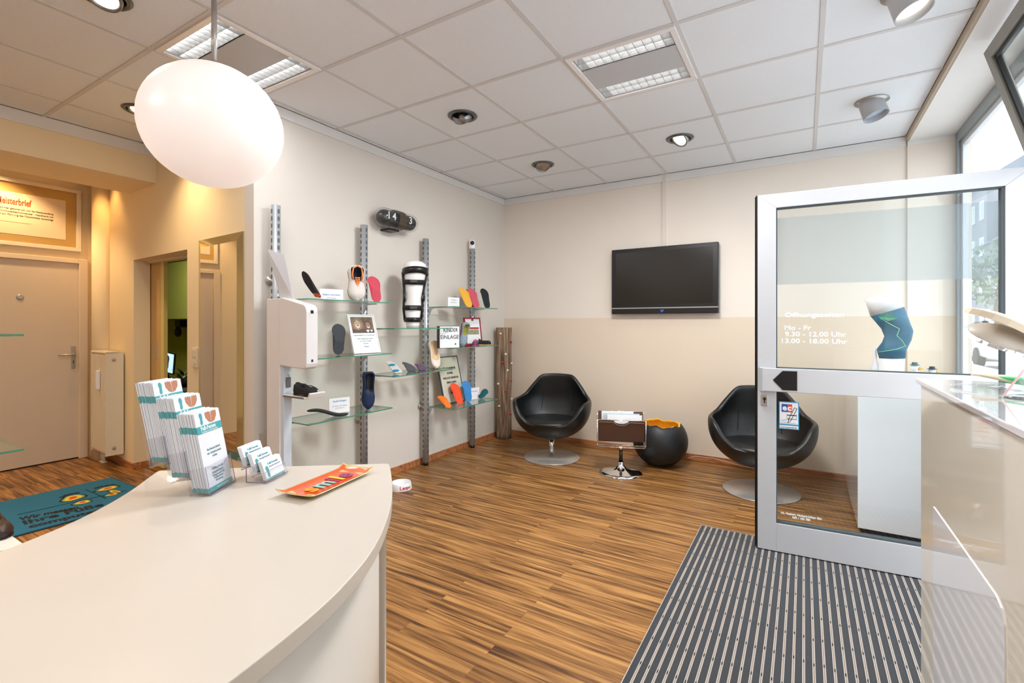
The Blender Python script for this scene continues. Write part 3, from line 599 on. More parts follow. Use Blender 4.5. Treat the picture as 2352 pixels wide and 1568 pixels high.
c = pz(1426, 1085, 0)
t = thing('magazine_stand', 'brown leather magazine stand on a round chrome trumpet foot', 'magazine stand', (c.x, c.y, 0), R(-69)+R(90))
bm = newbm(); lathe(bm, [(.001, 0), (.19, 0), (.192, .004), (.16, .016), (.10, .027), (.05, .042), (.03, .07), (.024, .10)], seg=56, cap=False); obj('foot', bm, 'chrome', t)
bm = newbm(); lathe(bm, [(.017, .10), (.0135, .21)], seg=24); obj('stem', bm, 'black', t)
bm = newbm(); lathe(bm, [(.018, .21), (.018, .235)], seg=24); obj('collar', bm, 'chrome', t)
bm = newbm()
for sx in (-1, 1):
    x = sx*.208; tube(bm, [(x, -.11, .49), (x, -.09, .27), (x, -.04, .232), (x, .04, .232), (x, .09, .27), (x, .11, .53)], .0042, 10)
for yy_ in (-.035, .035): tube(bm, [(-.208, yy_, .234), (.208, yy_, .234)], .005, 8)
tube(bm, [(-.208, -.11, .49), (.208, -.11, .49)], .004, 8); tube(bm, [(-.208, .11, .53), (.208, .11, .53)], .004, 8); obj('wire_frame', bm, 'chrome', t)
def leather_panel(y0, z0, y1, z1, sgn):
    bm = newbm(); pts = [(-.2, z0), (.2, z0), (.2, z1)]
    for k in range(9): a = math.pi*k/8; pts.append((.065*math.cos(a), z1-.03*math.sin(a)))
    pts.append((-.2, z1)); f_ = lambda z: y0+(y1-y0)*(z-z0)/(z1-z0)
    a = [bm.verts.new((p[0], f_(p[1]), p[1])) for p in pts]; b = [bm.verts.new((p[0], f_(p[1])+.006, p[1])) for p in pts]
    bm.faces.new(a); bm.faces.new(b[::-1]); n = len(pts)
    for i in range(n): bm.faces.new((a[i], a[(i+1) % n], b[(i+1) % n], b[i]))
    return obj('leather_panel', bm, 'brownleather', t)
l1 = leather_panel(-.05, .295, -.112, .487, 1); leather_panel(.05, .295, .106, .527, 1)
bm = newbm(); prism(bm, [(-.05, .3), (0, .275), (.056, .3), (.05, .305), (0, .28), (-.044, .305)], -.2, .2, mx=Matrix.Rotation(R(90), 4, 'Z')@Matrix.Rotation(R(90), 4, 'X')); obj('leather_bottom', bm, 'brownleather', t)
bm = newbm(); tube(bm, [(-.19, -.113, .472), (-.07, -.112, .472), (-.035, -.107, .449), (0, -.105, .443), (.035, -.107, .449), (.07, -.112, .472), (.19, -.113, .472)], .0014, 6); obj('stitching', bm, mat('stitch', (190, 160, 130), .7), l1)
MG = t
for i, (y, h, x0, x1, m_, lb) in enumerate(((.01, .25, -.17, .11, 'paper', 'white magazine standing at the back of the leather stand'), (-.02, .235, -.15, .16, (196, 206, 214), 'pale grey magazine in the middle of the leather stand'), (-.045, .225, -.12, .18, 'paper', 'white magazine at the front of the leather stand'))):
    g = bxo('magazine', (x0, x1, -.004, .004, 0, h), 'paper' if m_ == 'paper' else mat('mag_grey', m_, .5)); g.location = MG.matrix_basis@Vector((0, y, .30)); g.rotation_euler = (R(4-3*i), 0, MG.rotation_euler.z); tag(g, lb, 'magazine', 'magazines in the leather stand')

c = pz(1516, 1074, 0); PC = Vector((c.x*4.64/c.y if c.y else c.x, 4.64, 0))
t = thing('round_planter', 'black round planter with gold interior and jagged open top', 'planter', PC)
bm = newbm(); seg = 56
def ball(r_, z0, ztop, mi, flip):
    rings = []
    for j in range(19):
        ring = []
        for i in range(seg):
            a = 2*math.pi*i/seg; jag = .005*math.sin(3*a+1)+.006*math.sin(7*a)+.005*math.sin(13*a+2)
            zt = ztop+jag; ph0, ph1 = -math.pi/2+.35, math.asin(max(-1, min(1, (zt-.25)/r_))); ph = ph0+(ph1-ph0)*j/18
            ring.append(bm.verts.new((r_*math.cos(ph)*math.cos(a), r_*math.cos(ph)*math.sin(a), .25+r_*math.sin(ph)*(.98))))
        rings.append(ring)
    for a, b in zip(rings, rings[1:]):
        for i in range(seg):
            f = bm.faces.new((a[i], a[(i+1) % seg], b[(i+1) % seg], b[i])); f.smooth = True; f.material_index = mi
    bm.faces.new(rings[0]).material_index = mi
    return rings[-1]
ra = ball(.252, 0, .415, 0, 0); rb = ball(.238, 0, .412, 1, 1)
for i in range(seg): f = bm.faces.new((ra[i], ra[(i+1) % seg], rb[(i+1) % seg], rb[i])); f.material_index = 1
bmesh.ops.translate(bm, verts=bm.verts, vec=(0, 0, -.018))
obj('planter_shell', bm, [mat('planter_black', (26, 28, 30), .5, bump=(60, .3)), mat('gold_leaf', (246, 186, 50), .4, .1, bump=(50, .5), var=(30, .2))], t)
bm = newbm(); pts = [(-.95, 4.82, .05), (-.9, 4.90, .055)]+[(-.88+.13*k, 4.955-.012*k+.01*math.sin(k), .062-.045*min(1, k/3)) for k in range(1, 7)]
tube(bm, pts, .0025, 6); tag(obj('power_cable', bm, mat('pale_cable', (220, 200, 170), .5)), 'thin pale cable running from the round planter along the baseboard', 'cable')

# old wooden post
t = thing('wooden_post', 'weathered old timber post with white and red buttons in the corner', 'post', (-3.002, 4.77, 0), R(12))
bm = newbm(); seg = 28; rings = []
for j in range(24):
    z = 1.289*j/23; ring = []
    for i in range(seg):
        a = 2*math.pi*i/seg; q = 1+.05*math.sin(5*a)+.03*math.sin(9*a+j*.25)+.015*math.sin(23*a); r_ = .083*q*(1+.03*math.sin(j*.6)); c_ = math.cos(a); s_ = math.sin(a)
        ring.append(bm.verts.new((r_*math.copysign(abs(c_)**.75, c_), r_*math.copysign(abs(s_)**.75, s_), z)))
    rings.append(ring)
for a, b in zip(rings, rings[1:]):
    for i in range(seg): f = bm.faces.new((a[i], a[(i+1) % seg], b[(i+1) % seg], b[i])); f.smooth = True
bm.faces.new(rings[0][::-1]); bm.faces.new(rings[-1])
mw = wood('weathered_wood', (70, 54, 42), (128, 104, 84), (168, 142, 116), planks=False, rough=.85)
mpn = [n for n in mw.node_tree.nodes if n.type == 'MAPPING'][0]; mpn.inputs['Scale'].default_value = (55, 55, 3)
obj('trunk', bm, mw, t)
mwht, mred = mat('button_white', (226, 220, 200), .4), mat('button_red', (190, 44, 50), .4)
tin = t.matrix_basis.inverted()
for u, v, red in ((1150, 766, 0), (1173, 785, 1), (1161, 813, 0), (1154, 832, 1), (1176, 834, 0), (1165, 850, 0), (1145, 881, 0), (1173, 874, 1), (1161, 897, 1), (1175, 916, 0), (1147, 932, 0), (1172, 950, 1)):
    k = dr(u, v); D = Vector(k).normalized()   # hit the post surface
    o_ = Vector((0, 0, EH)); cx, cy = -3.002, 4.77; dx, dy = D.x, D.y; bq = -(dx*(-cx)+dy*(-cy)); A_ = dx*dx+dy*dy; ux = u
    h_ = max(0, bq*bq-A_*((cx*cx+cy*cy)-.086**2)); s = (bq-math.sqrt(h_))/A_; p = o_+D*s
    n_ = Vector((p.x-cx, p.y-cy, 0)).normalized(); q = Vector((cx, cy, p.z))+n_*.084
    bm = newbm(); mt = Matrix.Translation(tin@q)@(tin.to_3x3()@n_).to_track_quat('Z', 'Y').to_matrix().to_4x4()
    lathe(bm, [(.011, -.012), (.011, .0), (.013, .006), (.014, .012), (.009, .018), (.001, .019)], seg=14, mx=mt); obj('decorative_button', bm, mred if red else mwht, t)

# ---------------- radiator, certificate, mirror, switch ----------------
t = thing('radiator', 'tall cream ribbed radiator standing in the hall corner', 'radiator', (-5.70, 1.87, 0), NANG+R(180) if False else R(-3.6))
mr_ = mat('radiator_cream', (226, 212, 186), .4)
bm = newbm(); box(bm, -.2, .2, .012, .13, .12, 1.06)
for k in range(11): x = -.185+.037*k; prism(bm, [(x-.013, .0), (x+.013, .0), (x+.017, .012), (x-.017, .012)], .14, 1.04)
obj('ribbed_body', bm, mr_, t, bevel=.004)
bm = newbm(); box(bm, .2, .206, -.004, .135, .11, 1.075); box(bm, -.206, -.2, -.004, .135, .11, 1.075); obj('side_panel', bm, mr_, t, bevel=.003)
bm = newbm(); box(bm, -.206, .206, .0, .13, 1.06, 1.068); obj('top_grille', bm, mr_, t)
for z in (.18, 1.0):
    bm = newbm(); lathe(bm, [(.016, 0), (.014, .01), (.006, .012)], seg=16, mx=Matrix.Translation((.206, .06, z))@Matrix.Rotation(R(90), 4, 'Y')); obj('valve_cap', bm, 'steel', t)
bm = newbm(); box(bm, .02, .06, -.03, 0, .72, .90); obj('heat_meter', bm, 'plaster', t, bevel=.006)
for x in (-.12, -.06): 
    bm = newbm(); tube(bm, [(x, .06, .13), (x, .06, 0)], .011, 12); lathe(bm, [(.026, 0), (.02, .012)], (x, .06, 0), 16); obj('pipe', bm, mr_, t)
t = thing('framed_certificate', 'framed master craftsman certificate above the hall door, red heading', 'picture', (DX, 1.4, 2.352))
bm = newbm(); 
for a0, a1, b0, b1 in ((-.48, .48, .27, .305), (-.48, .48, -.305, -.27), (-.48, -.445, -.27, .27), (.445, .48, -.27, .27)): box(bm, 0.002, .03, a0, a1, b0, b1)
obj('frame', bm, mat('frame_cream', (236, 220, 196), .4), t, bevel=.003)
bxo('gold_mount', (.004, .012, -.445, .445, -.27, .27), mat('gold_mount', (196, 158, 92), .4, .2), t)
bxo('certificate_sheet', (.012, .014, -.40, .366, -.20, .18), mat('parchment', (232, 208, 172), .6), t)
ya, yb = px(-10, 465, DX).y-1.4, px(70, 468, DX).y-1.4
txt('heading', 'Meisterbrief', .085, (.015, (ya+yb)/2, .095), RX, 'redprint', t, width=yb-ya, bold=.002)
for k, (s_, w_) in enumerate((('Durch Herkommen geboren am und die Meisterprüfung', .46), ('Meisterprüfung im Orthopädieschuhmacher - Handwerk mit', .52), ('Erfolg abgelegt und ist zur Führung des Meistertitels berechtigt', .54))):
    txt('certificate_line', s_, .022, (.015, px(121, 500, DX).y-1.4-w_/2, .03-.028*k), RX, 'blackprint', t, width=w_)
bxo('red_rule', (.0145, .015, -.25, .12, -.092, -.090), 'redprint', t)
m = mat('mirror_silver', (225, 225, 220), .02, 1); me_ = mat('mirror_bevel', (196, 184, 140), .08, .75)
mirC = Vector(((-3.924-3.256)/2, 0)); mc = (mirC.x, nw(mirC.x), 1.18)
t = thing('wall_mirror', 'tall wall mirror with a wide slanted edge beside the doorway', 'mirror', mc, math.atan2(NB.y-NA.y, NB.x-NA.x)+R(180))
bm = newbm(); hw, hh = .334, .785
a = [bm.verts.new(p) for p in ((-hw, -.008, -hh), (hw, -.008, -hh), (hw, -.008, hh), (-hw, -.008, hh))]; b = [bm.verts.new(p) for p in ((-hw+.06, -.02, -hh+.06), (hw-.06, -.02, -hh+.06), (hw-.06, -.02, hh-.06), (-hw+.06, -.02, hh-.06))]; c = [bm.verts.new((v.co.x, 0, v.co.z)) for v in a]
for i in range(4):
    bm.faces.new((a[i], a[(i+1) % 4], b[(i+1) % 4], b[i])); bm.faces.new((a[i], a[(i+1) % 4], c[(i+1) % 4], c[i]))
bm.faces.new(c); obj('bevelled_edge', bm, me_, t)
bm = newbm(); face(bm, [(-hw+.06, -.0205, -hh+.06), (hw-.06, -.0205, -hh+.06), (hw-.06, -.0205, hh-.06), (-hw+.06, -.0205, hh-.06)]); obj('mirror_glass', bm, m, t)
k = -3.99; t = thing('light_switch', 'cream double switch and socket plate beside the doorway', 'switch', (k, nw(k), 1.075), R(-3.6))
bxo('cover_plate', (-.04, .04, -.012, 0, -.075, .075), mr_, t, bevel=.003); bxo('rocker', (-.028, .028, -.017, -.012, .008, .062), mr_, t, bevel=.002)
bm = newbm(); lathe(bm, [(.02, 0), (.022, .004)], seg=24, mx=Matrix.Translation((0, -.012, -.036))@MXUP); obj('socket', bm, mr_, t)

# ---------------- foot mat in the hall ----------------
q = [pz(*p, .0) for p in ((260, 1096), (0, 1158), (38, 1233), (322, 1112))]
A0 = q[0]; ux_ = (q[1]-q[0]).normalized(); far = ux_
t = thing('foot_mat', 'blue floor mat with coloured footprints and black lettering', 'mat', (0, 0, 0))
# footprint rectangle: long side runs towards -Y, short side towards +X
P0_ = q[0]; L1 = Vector((-.0, -1, 0)); 
bm = newbm(); mx0, mx1, my0, my1 = -5.13, -4.22, .30, 1.78
box(bm, mx0, mx1, my0, my1, .0, .004, 1); box(bm, mx0+.012, mx1-.012, my0+.012, my1-.012, .004, .009); obj('carpet', bm, [mat('mat_blue', (28, 104, 140), .95, bump=(300, .6), var=(120, .25)), 'blackmat'], t)
MB = mat('mat_black', (22, 28, 32), .95); MYl = mat('mat_yellow', (224, 190, 60), .95); MRd = mat('mat_red', (200, 80, 30), .95); MGn = mat('mat_green', (120, 160, 110), .95)
def blob(name, cx, cy, a_, b_, ang, z, m): 
    bm = newbm(); n = 28; c_, s_ = math.cos(ang), math.sin(ang); f = []
    for i in range(n): q_ = 2*math.pi*i/n; x, y = a_*math.cos(q_), b_*math.sin(q_)*(1+.15*math.sin(3*q_)); f.append((cx+x*c_-y*s_, cy+x*s_+y*c_, z))
    face(bm, f); return obj(name, bm, m, t)
def fp(u, v, a_, b_, ang):
    c_ = pz(u, v, .01)
    blob('footprint', c_.x, c_.y, a_, b_, R(ang), .0096, MB); blob('footprint_green', c_.x, c_.y, a_*.88, b_*.8, R(ang), .0100, MGn); blob('footprint_yellow', c_.x, c_.y, a_*.74, b_*.62, R(ang), .0104, MYl); blob('footprint_red', c_.x, c_.y, a_*.42, b_*.3, R(ang), .0108, MRd)
fp(167, 1143, .088, .078, 150); fp(190, 1153, .048, .062, 0); fp(248, 1121, .055, .088, 5); fp(264, 1128, .075, .032, 10); fp(257, 1135, .038, .05, 0)
bm = newbm()
for u, v in ((143, 1141), (152, 1137), (163, 1134), (176, 1132), (222, 1120), (232, 1117), (245, 1115), (258, 1113)): q_ = pz(u, v, .01); face(bm, [(q_.x+.022*math.cos(a), q_.y+.02*math.sin(a), .0099) for a in (0, .8, 1.6, 2.4, 3.1, 3.9, 4.7, 5.5)])
obj('toe_marks', bm, MB, t)
bm = newbm(); a, b = pz(40, 1182, .01), pz(290, 1126, .01); tube(bm, [a, b], .002, 4); a, b = pz(197, 1124, .01), pz(243, 1144, .01); tube(bm, [a, b], .003, 4); obj('axis_lines', bm, MB, t)
def matline(body, u0, v0, u1, v1, size):
    a, b = pz(u0, v0, .0102), pz(u1, v1, .0102); o = txt('mat_text', body, size, (a+b)/2, (0, 0, math.atan2(b.y-a.y, b.x-a.x)), MB, t, width=(b-a).length, ext=.0003, bold=.004)
matline('Wir messen', 44, 1192, 181, 1164, .10); matline('Ihre Füße', 52, 1201, 236, 1158, .125); matline('computer', 64, 1210, 232, 1170, .10)

# ---------------- entrance mat ----------------
t = thing('entrance_mat', 'grey ribbed entrance mat with aluminium strips under the open door', 'mat', (0, 0, 0))
ex0, ex1, ey0, ey1 = -.577, .98, 1.2, 3.372
bm = newbm(); prism(bm, [(ex0, ey0), (.325, ey0), (.325, 2.16), (ex1, 2.16), (ex1, ey1), (ex0, ey1)], 0, .006); obj('carpet_inlay', bm, mat('ribbed_grey', (58, 60, 63), .95, bump=(500, .6), var=(300, .45)), t)
bm = newbm(); pitch = .0342; k = 0; x = ex0+.024
while x < ex1-.01:
    yS = ey0 if x < .31 else 2.165
    box(bm, x, x+.0025, yS, ey1-.004, .0, .008); box(bm, x+.0075, x+.010, yS, ey1-.004, .0, .008); x += pitch
box(bm, ex0-.003, ex0, ey0, ey1, 0, .009); box(bm, ex0, ex1, ey1-.003, ey1, 0, .009); obj('aluminium_strips', bm, mat('strip_alu', (205, 200, 196), .35, .5), t)
bm = newbm(); x = ex0+.024; j = 0
while x < ex1-.01:
    yS = ey0 if x < .31 else 2.165
    box(bm, x+.0025, x+.0075, yS, ey1-.004, .0, .0066); y = ey1-.1-(j % 3)*.006
    while y > yS: box(bm, x+.0022, x+.0078, y, y+.018, .0, .0074, 1); y -= .175
    x += pitch; j += 1
obj('strip_channels', bm, [mat('channel_tan', (150, 132, 116), .6), 'black'], t)

# ---------------- dog bowl ----------------
c = pz(921, 1122, 0); t = thing('pet_bowl', 'small white dog bowl with red lettering on the floor', 'bowl', (c.x, c.y, 0))
bm = newbm(); lathe(bm, [(.001, 0), (.088, 0), (.090, .006), (.080, .05), (.077, .056), (.070, .052), (.062, .018), (.001, .014)], seg=48, cap=False); obj('bowl', bm, 'plaster', t)
dc = math.atan2(-c.y, -c.x)+R(24)
for i, s_ in enumerate('Lampo'):
    a = dc+R(-24+12*i); rr_ = .0865; txt('red_letter', s_, .034, (rr_*math.cos(a), rr_*math.sin(a), .028), (R(80), 0, a+R(90)), mat('bowl_red', (200, 60, 80), .5), t, bold=.001)

# ---------------- right counter and display plinth ----------------
t = thing('side_counter', 'tall beige gloss counter at the right edge with white glass top', 'counter', (0, 0, 0))
CX, CY, CZ = .331, 2.15, 1.15
bxo('gloss_body', (CX+.012, .985, -1.2, CY-.012, 0, CZ-.02), 'beigegloss', t, bevel=.002)
bxo('glass_top', (CX, .99, -1.2, CY, CZ-.016, CZ), mat('white_glass_top', (236, 232, 234), .04, coat=1), t, bevel=.003)
bxo('shadow_gap', (CX+.016, .98, -1.2, CY-.016, CZ-.021, CZ-.015), 'black', t)
bm = newbm(); pts = [(-1.0, 0), (1.945, 0), (1.945, .775), (1.38, .775), (1.345, .765), (1.33, .74), (1.325, .70), (1.325, .02), (-1.0, .02)]
prism(bm, pts[:7]+[(1.325, 0)], 0, .008, mx=Matrix.Translation((CX+.004, 0, 0))@Matrix.Rotation(R(90), 4, 'Z')@MXUP) if False else None
pts = [(1.325, 0), (1.945, 0), (1.945, .775), (1.38, .775), (1.345, .765), (1.33, .74), (1.325, .70)]
a = [bm.verts.new((CX+.0095, p[0], p[1])) for p in pts]; b = [bm.verts.new((CX+.012, p[0], p[1])) for p in pts]; n = len(pts); bm.faces.new(a); bm.faces.new(b[::-1])
for i in range(n): bm.faces.new((a[i], a[(i+1) % n], b[(i+1) % n], b[i]))
obj('white_lower_panel', bm, 'whitegloss', t)
t = thing('display_plinth', 'white gloss display plinth in the shop window behind the glass door', 'plinth', (.295, 3.79, 0))
bxo('plinth_body', (0, .69, 0, 1.08, .03, .885), 'whitegloss', t, bevel=.002); bxo('plinth_base', (.02, .68, .02, 1.06, 0, .03), 'blackmat', t)
# ---------------- reception counter ----------------
t = thing('reception_counter', 'large cream reception counter with curved top in the left foreground', 'counter', (0, 0, 0))
def spline(pts, n=6, closed=False):
    out = []; P = pts
    for i in range(len(P)-1):
        p0 = P[max(i-1, 0)]; p1 = P[i]; p2 = P[i+1]; p3 = P[min(i+2, len(P)-1)]
        for k in range(n):
            s = k/n; out.append(tuple(.5*((2*p1[j])+(-p0[j]+p2[j])*s+(2*p0[j]-5*p1[j]+4*p2[j]-p3[j])*s*s+(-p0[j]+3*p1[j]-3*p2[j]+p3[j])*s**3) for j in (0, 1)))
    out.append(P[-1]); return out
right = spline([(-1.145, 1.072), (-1.122, 1.088), (-1.10, 1.082), (-.995, .988), (-.90, .895), (-.816, .800), (-.735, .69), (-.680, .59), (-.635, .47), (-.60, .30), (-.585, .1), (-.60, -.2), (-.66, -.6)])
left = spline([(-1.35, -.7), (-1.28, -.3), (-1.285, .0), (-1.305, .2), (-1.345, .33), (-1.41, .445), (-1.50, .55), (-1.60, .64), (-1.645, .683), (-1.63, .70), (-1.60, .728)])
pg = right+left
bm = newbm(); prism(bm, pg, .87, .90, sm=False); obj('countertop', bm, 'counter', t, bevel=.003)
def inset(pts, d):
    n = len(pts); out = []
    for i in range(n):
        a = Vector(pts[i-1]); b = Vector(pts[(i+1) % n]); tt = (b-a).normalized(); out.append((pts[i][0]+tt.y*-d*-1*(1), pts[i][1]-tt.x*-d*-1*(1)))
    return out
def area(pts): return sum(pts[i-1][0]*pts[i][1]-pts[i][0]*pts[i-1][1] for i in range(len(pts)))/2
ins = inset(pg, .035)
if abs(area(ins)) > abs(area(pg)): ins = inset(pg, -.035)
bm = newbm(); prism(bm, ins, .0, .87, sm=True); obj('counter_body', bm, 'counter', t)
# ---------------- things on the reception counter ----------------
HN = Vector((-.85, -.53, 0)).normalized(); HE = Vector((-.53, .85, 0)).normalized(); LEAN = R(11)
def frame_at(P, e, back, lean):     # local x = reading direction, z = up the leaning face, y = into the stack
    up = (Vector((0, 0, 1))*math.cos(lean)+back*math.sin(lean)).normalized(); y = up.cross(e).normalized()
    m_ = Matrix((e, y, up)).transposed().to_4x4(); m_.translation = P; return m_
CP = Vector((-1.294, .650, .9065)); BW, BL = .105, .205
M['bookpaper'] = mat('booklet_paper', (226, 228, 234), .6)
def leaflet_mesh():
    bm = newbm(); box(bm, 0, BW, 0, .0026, 0, BL, 0); box(bm, -.0002, .0, 0, .0026, BL*.745, BL*.83, 1); box(bm, -.0002, .0, 0, .0026, 0, BL*.06, 1); return bm
ORD = ['', 'first', 'second', 'third', 'fourth', 'fifth', 'sixth', 'seventh', 'eighth', 'ninth', 'tenth', 'eleventh']
lf0 = None; tiers = []
for tI, (bk, up_, lbt) in enumerate(((0, 0, 'front'), (.052, .040, 'middle'), (.104, .080, 'rear'))):
    base = CP+HN*bk+Vector((0, 0, up_)); tiers.append(base)
    for k in range(12):
        lean = LEAN+R(.1*k)
        mx = frame_at(base+HN*.0034*k*1.0, HE, HN, lean)@Matrix.Translation((random.uniform(-.001, .001), 0, random.uniform(0, .003) if k else 0))
        if lf0 is None: lf0 = obj('leaflet', leaflet_mesh(), ['bookpaper', 'teal']); o = lf0
        else: o = lf0.copy(); SC.collection.objects.link(o)
        o.matrix_basis = mx
        if k: tag(o, 'white and teal leaflet, %s behind the topmost one in the %s tier' % (ORD[k], lbt), 'leaflet', 'leaflets in the %s tier' % lbt)
        else:
            tag(o, 'topmost leaflet with foot photo and teal band, %s tier of the clear holder' % lbt, 'leaflet')
            f0 = o
            bm = newbm(); box(bm, 0, BW, -.0006, 0, BL*.735, BL*.83); obj('teal_band', bm, 'teal', f0)
            bm = newbm(); box(bm, 0, BW, -.0006, 0, 0, BL*.06); obj('teal_footer', bm, 'teal', f0)
            bm = newbm()
            for sx in (-1, 1):
                pts = [(.066+sx*(x)*.024, BL*.842+y*.031) for x, y in ((.04, 0), (.5, .1), (.95, .5), (1.0, .85), (.85, .98), (.66, .90), (.5, 1), (.34, .9), (.18, .97), (.06, .85))]
                prism(bm, pts if sx > 0 else pts[::-1], 0, .0006, mx=MXUP)
            obj('foot_photo', bm, mat('skin_print', (184, 124, 94), .6, var=(160, .35)), f0)
            bm = newbm(); prism(bm, [(p[0]+.024, p[1]+BL*.842) for p in sole_pts(.031, .012)], 0, .0006, mx=MXUP); obj('footprint_logo', bm, 'teal', f0)
            txt('title', 'Fuß-Forum', .015, (.046, -.0008, BL*.795), RY, 'whiteprint', f0, width=.062, bold=.0004)
            txt('subtitle', 'Kompetent und freundlich', .006, (.05, -.0008, BL*.752), RY, 'whiteprint', f0, width=.066)
            if tI == 0:
                for s_, zz, w_ in (('Ihre Praxis in Zukunft', .52, .055), ('der Schuhtechnik', .47, .06), ('in Haar.', .425, .02), ('Sie fühlen sich wohl', .27, .045), ('Orthopädie und mehr', .22, .05), ('Einlagen nach Maß', .185, .05), ('Maßschuhe', .15, .04), ('Beratung', .115, .03)): txt('small_print', s_, .008, (.052, -.0005, BL*zz), RY, 'greyprint', f0, width=w_)
                txt('web_line', 'www.fuss-forum.de', .006, (.06, -.0008, BL*.03), RY, 'whiteprint', f0, width=.05)
t = thing('leaflet_holder', 'clear acrylic three-tier leaflet holder on the cream counter', 'holder', CP)
def shell_pocket(bm, mx, W_, Dp, H0, H1, th=.002):
    box(bm, -.003, W_+.003, -.005, -.003, -.003, H0, mx=mx); box(bm, -.005, -.003, -.005, Dp, -.003, H0, mx=mx); box(bm, W_+.003, W_+.005, -.005, Dp, -.003, H0, mx=mx); box(bm, -.005, W_+.005, -.005, Dp, -.005, -.003, mx=mx); box(bm, -.005, W_+.005, Dp, Dp+th, -.003, H1, mx=mx)
for i, b in enumerate(tiers):
    bm = newbm(); m_ = frame_at(b-CP, HE, HN, LEAN); shell_pocket(bm, m_, BW, .045, .068, .12); o = obj('pocket', bm, 'acrylic', t)
    bm = newbm()
    for z in (-.004,): tube(bm, [m_@Vector(p) for p in ((-.005, -.005, z), (BW+.005, -.005, z), (BW+.005, .045, z))], .0012, 5); 
    tube(bm, [m_@Vector(p) for p in ((-.004, -.005, 0), (-.004, -.005, .068), (.03, -.005, .060), (.055, -.005, .046), (.08, -.005, .060), (BW+.004, -.005, .075), (BW+.004, -.005, 0))], .0008, 5); obj('pocket_rim', bm, 'acryliced', o)
bm = newbm(); e2, n2 = HE, HN
for s0 in (-.004, BW+.004):
    p = [e2*s0+Vector((0, 0, -.004)), e2*s0+n2*.16+Vector((0, 0, -.004)), e2*s0+n2*.16+Vector((0, 0, .07)), e2*s0+n2*.05+Vector((0, 0, .0))]; face(bm, p)
obj('side_support', bm, 'acrylic', t)
# business cards
CB = Vector((-1.262, .786, .907)); CE = (Vector((-1.306, .879, 0))-Vector((-1.258, .777, 0))).normalized(); CN = Vector((CE.y*-1, CE.x, 0)); CN = CN if CN.x < 0 else -CN
cd0 = None; ctiers = []
for tI, (bk, up_, sh, lbt) in enumerate(((0, 0, 0, 'front'), (.030, .020, .0, 'middle'), (.06, .038, .0, 'rear'))):
    base = CB+CN*bk+Vector((0, 0, up_)); ctiers.append(base)
    for k in range(8):
        if cd0 is None: bm = newbm(); box(bm, 0, .085, 0, .0012, 0, .054); cd0 = obj('business_card', bm, 'paper'); o = cd0
        else: o = cd0.copy(); SC.collection.objects.link(o)
        o.matrix_basis = frame_at(base+CN*.0016*k, CE, CN, R(20))@Matrix.Translation((random.uniform(-.001, .001), 0, 0))
        if k: tag(o, 'white business card, %s behind the foremost one in the %s pocket' % (ORD[k], lbt), 'card', 'business cards in the %s pocket' % lbt)
        else:
            tag(o, 'foremost printed business card in the %s pocket of the small holder' % lbt, 'card')
            txt('title', 'Fuß-Forum', .009, (.045, -.0004, .042), RY, 'teal', o, width=.045); txt('card_line', 'Orthopädie-Schuhtechnik', .005, (.05, -.0004, .033), RY, 'greyprint', o, width=.05)
            bm = newbm(); prism(bm, [(p[0]+.014, p[1]+.006) for p in sole_pts(.032, .013)], 0, .0005, mx=MXUP); obj('footprint_logo', bm, 'teal', o); bxo('teal_footer', (0, .085, -.0004, 0, 0, .005), 'teal', o)
t = thing('card_holder', 'small clear acrylic holder for business cards on the cream counter', 'holder', CB)
for i, b in enumerate(ctiers):
    bm = newbm(); m_ = frame_at(b-CB, CE, CN, R(20)); shell_pocket(bm, m_, .085, .016, .024, .03, .0015); o = obj('pocket', bm, 'acrylic', t)
    bm = newbm(); tube(bm, [m_@Vector(p) for p in ((-.005, .016, -.004), (-.005, -.005, -.004), (.09, -.005, -.004), (.09, .016, -.004))], .0009, 5); tube(bm, [m_@Vector(p) for p in ((-.005, -.005, .024), (.09, -.005, .024))], .0007, 5); obj('pocket_rim', bm, 'acryliced', o)
bm = newbm()
for s0 in (-.004, .089): tube(bm, [CE*s0+CN*.06+Vector((0, 0, -.005)), CE*s0+CN*.06+Vector((0, 0, .035))], .0016, 6); tube(bm, [CE*s0+CN*.0+Vector((0, 0, -.005)), CE*s0+CN*.06+Vector((0, 0, -.005))], .001, 6)
obj('leg', bm, 'acryliced', t)
# smile tray
c_ = pz(753, 1108, .905); la = math.atan2(.985, -.17)
t = thing('smile_tray', 'orange rectangular glass tray reading smile with gold edge on the counter', 'tray', (c_.x, c_.y, .9), la)
def tray(bm, W_, L_, zb, th, mi):
    n = 12; 
    rows = []
    for i in range(n+1):
        x = -L_/2+L_*i/n; rows.append([bm.verts.new((x, y, zb+ .004+ .055*max(0, abs(x)/.125-.78)**1.5*2+.02*max(0, abs(y)/.054-.7))) for y in (-W_/2, -W_*.38, 0, W_*.38, W_/2)])
    for a, b in zip(rows, rows[1:]):
        for j in range(4): f = bm.faces.new((a[j], b[j], b[j+1], a[j+1])); f.material_index = mi; f.smooth = True
bm = newbm(); tray(bm, .108, .25, -.0005, .003, 0); o = obj('gold_edge_plate', bm, mat('gold_edge', (226, 206, 140), .2, .3), t); s = o.modifiers.new('s', 'SOLIDIFY'); s.thickness = .002; s.offset = 0
bm = newbm(); tray(bm, .100, .238, .0016, .003, 0); obj('orange_glaze', bm, mat('orange_glaze', (240, 92, 44), .15, coat=.5), t)
for i, (s_, c3) in enumerate((('s', (240, 150, 20)), ('m', (150, 190, 180)), ('i', (170, 40, 90)), ('l', (250, 200, 60)), ('e', (150, 60, 110)))):
    txt('letter', s_, .072, ((-.066, -.020, .016, .034, .062)[i], -.002, .0078), (0, 0, 0), mat('letter_'+s_, c3, .4), t, bold=.002)

